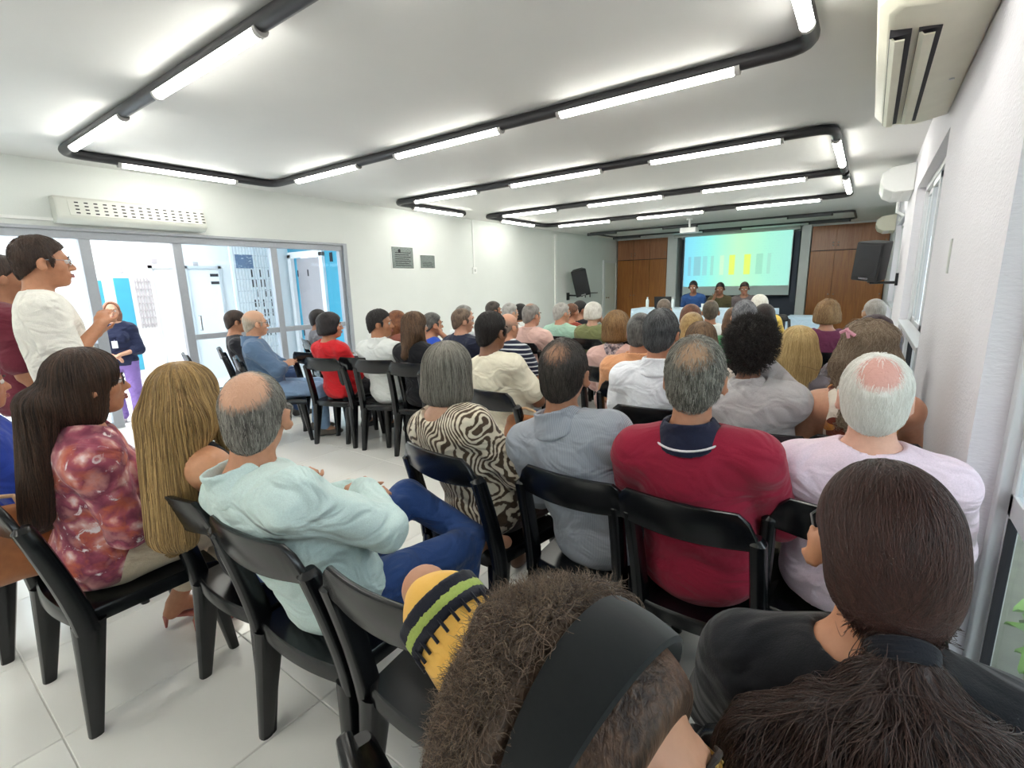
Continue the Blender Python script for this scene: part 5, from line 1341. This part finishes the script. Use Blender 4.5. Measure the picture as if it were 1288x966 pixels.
# ---------------- standing people by the doors
ST = person('standing man in a cream-white t-shirt and beige trousers, gesturing with both hands', (-3.36, .655, 1.785), None, yaw=-8, hyaw=-2, stand=0.0001, sit=.93, arms='stand_gesture', res=NEAR, g=1.0, tone='#c08868',
    hair=hr('crop', '#2a1d18', '#4d3a30', t=.011, n=3000, L=.022, r=.0006), top=dict(mat=C('cream_white_tee', '#eceae2'), sleeve='short', e=.026, hemz=-.10), legs=dict(mat=beige, w=1.2), shoes='shoewhite', group='people standing', spect='metal')
person('standing person with dark hair in maroon, hidden behind the man in white', (-3.92, .585, 1.72), None, yaw=-5, stand=0.0001, sit=.90, arms='stand', res=.012, tone='#a8765a', hair=hr('bun', *DBR), top=dict(mat=C('maroon_tee', '#6d2a3a'), sleeve='short', e=.02), legs=dict(mat=jeans), group='people standing')
LA = person('woman outside the open doorway in a dark blue top, purple trousers and lanyard', (-7.62, 2.02, 1.40), None, yaw=-118, hyaw=14, stand=-.15, sit=.80, sex='f', arms='stand_clasp', res=.010, tone='#d0a085', hs=.95,
    hair=hr('long', '#7d5038', '#b9836a', len=-.25, w=.086, front=(), open=1.36, t=.006), top=dict(mat=C('dark_blue_top', '#252b47'), sleeve='half', e=.018), legs=dict(mat=purple, w=1.35), shoes='shoewhite', group='people standing')
person('person in royal blue seated at the left edge, beside the woman in florals', (-2.98, .28, 1.26), (-2.98, .40), yaw=-5, hyaw=10, sex='f', res=.012, tone='#b98062', hair=hr('bob', *BRN), top=dict(mat=C('deep_royal_blue', '#27409b'), sleeve='long', e=.024), legs=dict(mat=C('deep_royal_blue')), g=1.15)
chair(-2.98, .42, -3, 'black plastic chair under the person in royal blue')

# ---------------- empty chairs seen between the people
for x, y, a, l in ((-4.58, 3.02, 12, 'empty black plastic chair before the bald man in denim'), (-3.84, 3.02, 18, 'empty black plastic chair between the red top and the white shirt'),
                   (-5.55, 2.35, -14, 'empty black plastic chair behind the bald man, by the doorway'), (-2.80, 3.08, 12, 'empty black plastic chair beside the brown-haired woman in black'),
                   (-1.95, 5.25, 6, 'empty black plastic chair beside the white-haired woman in olive'), (-.15, 4.25, 4, 'empty black plastic chair ahead of the golden-blonde woman'),
                   (-1.15, 9.2, 200, 'empty black plastic chair at the right end of the panel table')):
    chair(x, y, a, l)

# ---------------- details of the nearest two women
# ponytail: tie and a broad fall of hair down the back
T = PO['T']; R = PO['R']; rt = PO['root']; Hc = PO['Hc']
tie = T((.0, -.118, -.082)); dn = unit(R @ np.array((0, -.25, -1)))
q = MB(); ring_n = unit(R @ np.array((0, -.8, -.6))); a1 = unit(np.cross(ring_n, (1, 0, 0.2))); a2 = np.cross(ring_n, a1)
for k in range(3): q.tube([tie+ring_n*(.006*k-.004)+(a1*math.cos(a)+a2*math.sin(a))*(.030-.001*k) for a in np.linspace(0, 2*math.pi, 20, endpoint=False)], .0075, 8, closed=True)
q.build('hair_tie', C('hair_tie_cloth', '#1b1c24'), rt)
v = Vol(.007); back = R @ np.array((0, -1.0, 0))
p0 = tie; p1 = tie+back*.055+np.array((0, 0, -.075)); p2 = tie+back*.065+np.array((0, 0, -.20)); p3 = tie+back*.05+np.array((0, 0, -.36))
side = R @ np.array((1.0, 0, 0))
v.cone(p0, p1, .026, .055, flat=(side, 1.25), k=.02).cone(p1, p2, .055, .062, flat=(side, 1.9), k=.04).cone(p2, p3, .062, .035, flat=(side, 1.8), k=.04)
v.cone(p1-side*.02, p2-side*.13+np.array((0, 0, .06)), .045, .05, k=.03).cone(p1-side*.03-np.array((0, 0, .01)), p1-side*.125-np.array((0, 0, .07)), .04, .05, k=.03).cone(p1-side*.125-np.array((0, 0, .07)), p2-side*.15, .05, .05, k=.03).cone(p1+side*.02, p2+side*.12, .04, .045, k=.03)
v.noise(.006, 55, 3).run(); po_, V_, Q_ = vol_obj('ponytail', v, hairmat('#1c1413', '#41312f', '#1c1413'), rt)
strands('ponytail_strands', v, V_, Q_, 10000, .26, .0004, strandmat('#24140f', '#4f3832'), po_, 'down', lift=.008, wild=.18, curl=.07, seed=8, npts=12)
# frizzy hair, headband and sleeve
T = CU['T']; R = CU['R']; rt = CU['root']; Hc = CU['Hc']; hs = CU['hs']
v = Vol(.007)
v.ell(T((0, -.045, .030)), (.110, .098, .103), R, .04).ell(T((0, -.066, -.03)), (.108, .078, .098), R, .05).ell(T((0, -.03, .060)), (.085, .075, .073), R, .05)
v.cut(T((0, -.045, 0)), R @ np.array((0, .94, -.30)), k=.02); v.noise(.010, 38, 4).run()
h_, V_, Q_ = vol_obj('hair', v, hairmat('#2f241e', '#6a5546', '#2b201b', 0), rt)
hl_ = (Q_.reshape(-1, 4)); cy = ((V_[Q_].mean(1)-T((0, -.045, 0))) @ (R @ np.array((0, .94, -.30)))); Qb = Q_[cy < -.02]
strands('hair_strands', v, V_, Qb, 16000, .024, .0002, strandmat('#3a2c24', '#937d69'), h_, 'fluff', lift=.01, wild=.8, curl=1.0, seed=5, npts=9)
strands('hair_curls', v, V_, Qb, 16000, .06, .0003, strandmat('#2e221c', '#7d6654'), h_, 'back', Hc=Hc, R=R, lift=.012, wild=.8, curl=.6, seed=6, npts=12)
v = Vol(.006); v.ell(T((0, -.005, .035)), (.088, .10, .097), R, .02); v.cut(T((0, .050, 0)), R @ np.array((0, .93, -.36)), k=.01); v.cut(T((0, .0, -.03)), R @ np.array((0, 0, -1)), k=.01); v.run()
vol_obj('front_hair', v, hairmat('#2b1d16', '#6a4e3d', '#bd8a6e', 1), rt)
q = MB(); rings = []
hb_c = np.array((0, -.008, .022)); hb_n = unit((0, .95, -.32)); hb_u = unit(np.cross((1, 0, 0), hb_n))
for a in np.linspace(rad(-35), rad(215), 40):
    rr_ = np.array((math.cos(a)*.101, 0, 0)) + hb_u*math.sin(a)*.110
    c0 = hb_c+rr_; o_ = unit(rr_); wv = .024+.012*max(0, math.sin(a))
    rings.append([tuple(T(c0+hb_n*s*wv+o_*t_)) for s, t_ in ((-1, .006), (-.93, .0115), (-.5, .0135), (0, .0145), (.5, .0135), (.93, .0115), (1, .006), (.5, -.004), (0, -.004), (-.5, -.004))])
q.loft(rings); q.build('headband', cloth('headband_cloth', '#17191a', .05), rt)
A = CU['A'][-1]; sh = CU['sc']-CU['rt']*CU['sw']; el = A[0]
v = Vol(.007); dd = unit(el-sh); LL = np.linalg.norm(el-sh)
v.cone(sh+CU['rt']*.02, sh+dd*LL*.84, .074, .070, k=.02); v.noise(.004, 30, 2).run(); so, _, _ = vol_obj('sleeve', v, C('yellow_sleeve_cloth', '#f0c06a', pattern=p_cuff), rt)
u1 = unit(np.cross(dd, (0, 0, 1))); u2 = np.cross(dd, u1)
for k, (t_, w_, mm) in enumerate(((.86, .014, '#1d1f2b'), (.82, .012, '#a9bb62'), (.775, .010, '#1d1f2b'), (.30, .012, '#1d1f2b'))):
    v = Vol(.005); c0 = sh+dd*LL*t_; v.cone(c0-dd*w_, c0+dd*w_, .0775, .0775, k=.01).cut(c0+dd*w_, dd).cut(c0-dd*w_, -dd); v.run(); vol_obj('sleeve_band', v, C('band'+mm, mm), so)
q = MB()
for k in range(22):
    a = k/22*2*math.pi; b = sh+dd*LL*.735; o_ = u1*math.cos(a)+u2*math.sin(a); q.tube([b+o_*.076-dd*.012, b+o_*.0765+dd*.012], .0028, 5)
tag(q.build('sleeve_dashes', C('band#1d1f2b'), so), kind='stuff')

# lanyard and badge
T = LA['T']; rt = LA['root']; nb, fw, up, r_ = LA['nb'], LA['fw'], LA['up'], LA['rt']
q = MB(); q.tube([nb-r_*.06+up*.02, nb-r_*.055+fw*.09-up*.02, nb+fw*.155-up*.20, nb+r_*.055+fw*.09-up*.02, nb+r_*.06+up*.02], .005, 6); q.build('lanyard', C('lavender_ribbon', '#a9a3d6'), rt)
o = boxobj('badge', (-.03, -.003, -.09), (.03, .003, 0), M['whitepl'], rt, .002); o.location = tuple(nb+fw*.165-up*.20)
# watch on the mint man's arm
A = MI['A'][1]; q = MB(); d_ = unit(A[1]-A[0]); c0 = A[1]-d_*.02; u1 = unit(np.cross(d_, (0, 0, 1))); u2 = np.cross(d_, u1)
q.tube([c0+(u1*math.cos(a)+u2*math.sin(a))*.034 for a in np.linspace(0, 2*math.pi, 18, endpoint=False)], .008, 6, closed=True); q.build('wristwatch', M['black'], MI['root'])
# pink hair clip on the curvy-haired woman
hp = np.array((-.055, 2.475, 1.275)); t = MB(); t.tube([hp+(-.02, -.10, .0), hp+(.0, -.115, .012), hp+(.03, -.11, -.01)], .007, 8); t.tube([hp+(.0, -.11, .02), hp+(.01, -.118, -.02)], .006, 8)
o = t.build('hair_clip', plain('pink_clip_plastic', '#e3a3b4', .4)); 
w_ = [x for x in bpy.data.objects if x.get('label', '').startswith('curvy-haired')][0]
bpy.context.view_layer.update(); o.parent = w_; o.matrix_parent_inverse = w_.matrix_world.inverted()

# handbags
def handbag(name, loc, rz, w, d, h, m, label):
    t = empty(name, loc, rad(rz)); tag(t, label, 'handbag')
    v = Vol(.009); v.ell((0, 0, h*.45), (w/2, d/2, h*.5), None, .03).cone((-w*.38, 0, h*.12), (w*.38, 0, h*.12), d*.42, d*.42, k=.04).cone((-w*.3, 0, h*.85), (w*.3, 0, h*.85), .02, .02, k=.04); v.noise(.003, 30, 1).run(); vol_obj('body', v, m, t)
    q = MB(); q.tube([(-w*.3, 0, h*.85), (-w*.25, .03, h*1.04), (0, .035, h*1.10), (w*.25, .03, h*1.04), (w*.3, 0, h*.85)], .008, 8); q.build('strap', M['tan'], t)
    q = MB(); q.tube([(-w*.33, -.01, h*.86), (w*.33, -.01, h*.86)], .004, 6); q.build('zip', M['metal'], t)
handbag('handbag', (-2.42, .17, .52), 80, .34, .16, .26, M['leather'], 'brown leather handbag with tan strap on the back of the floral woman\'s chair')
handbag('handbag', (-1.60, 2.30, .50), 10, .26, .10, .24, M['leather'], 'brown handbag behind the zebra print blouse, at the cream t-shirt chair')
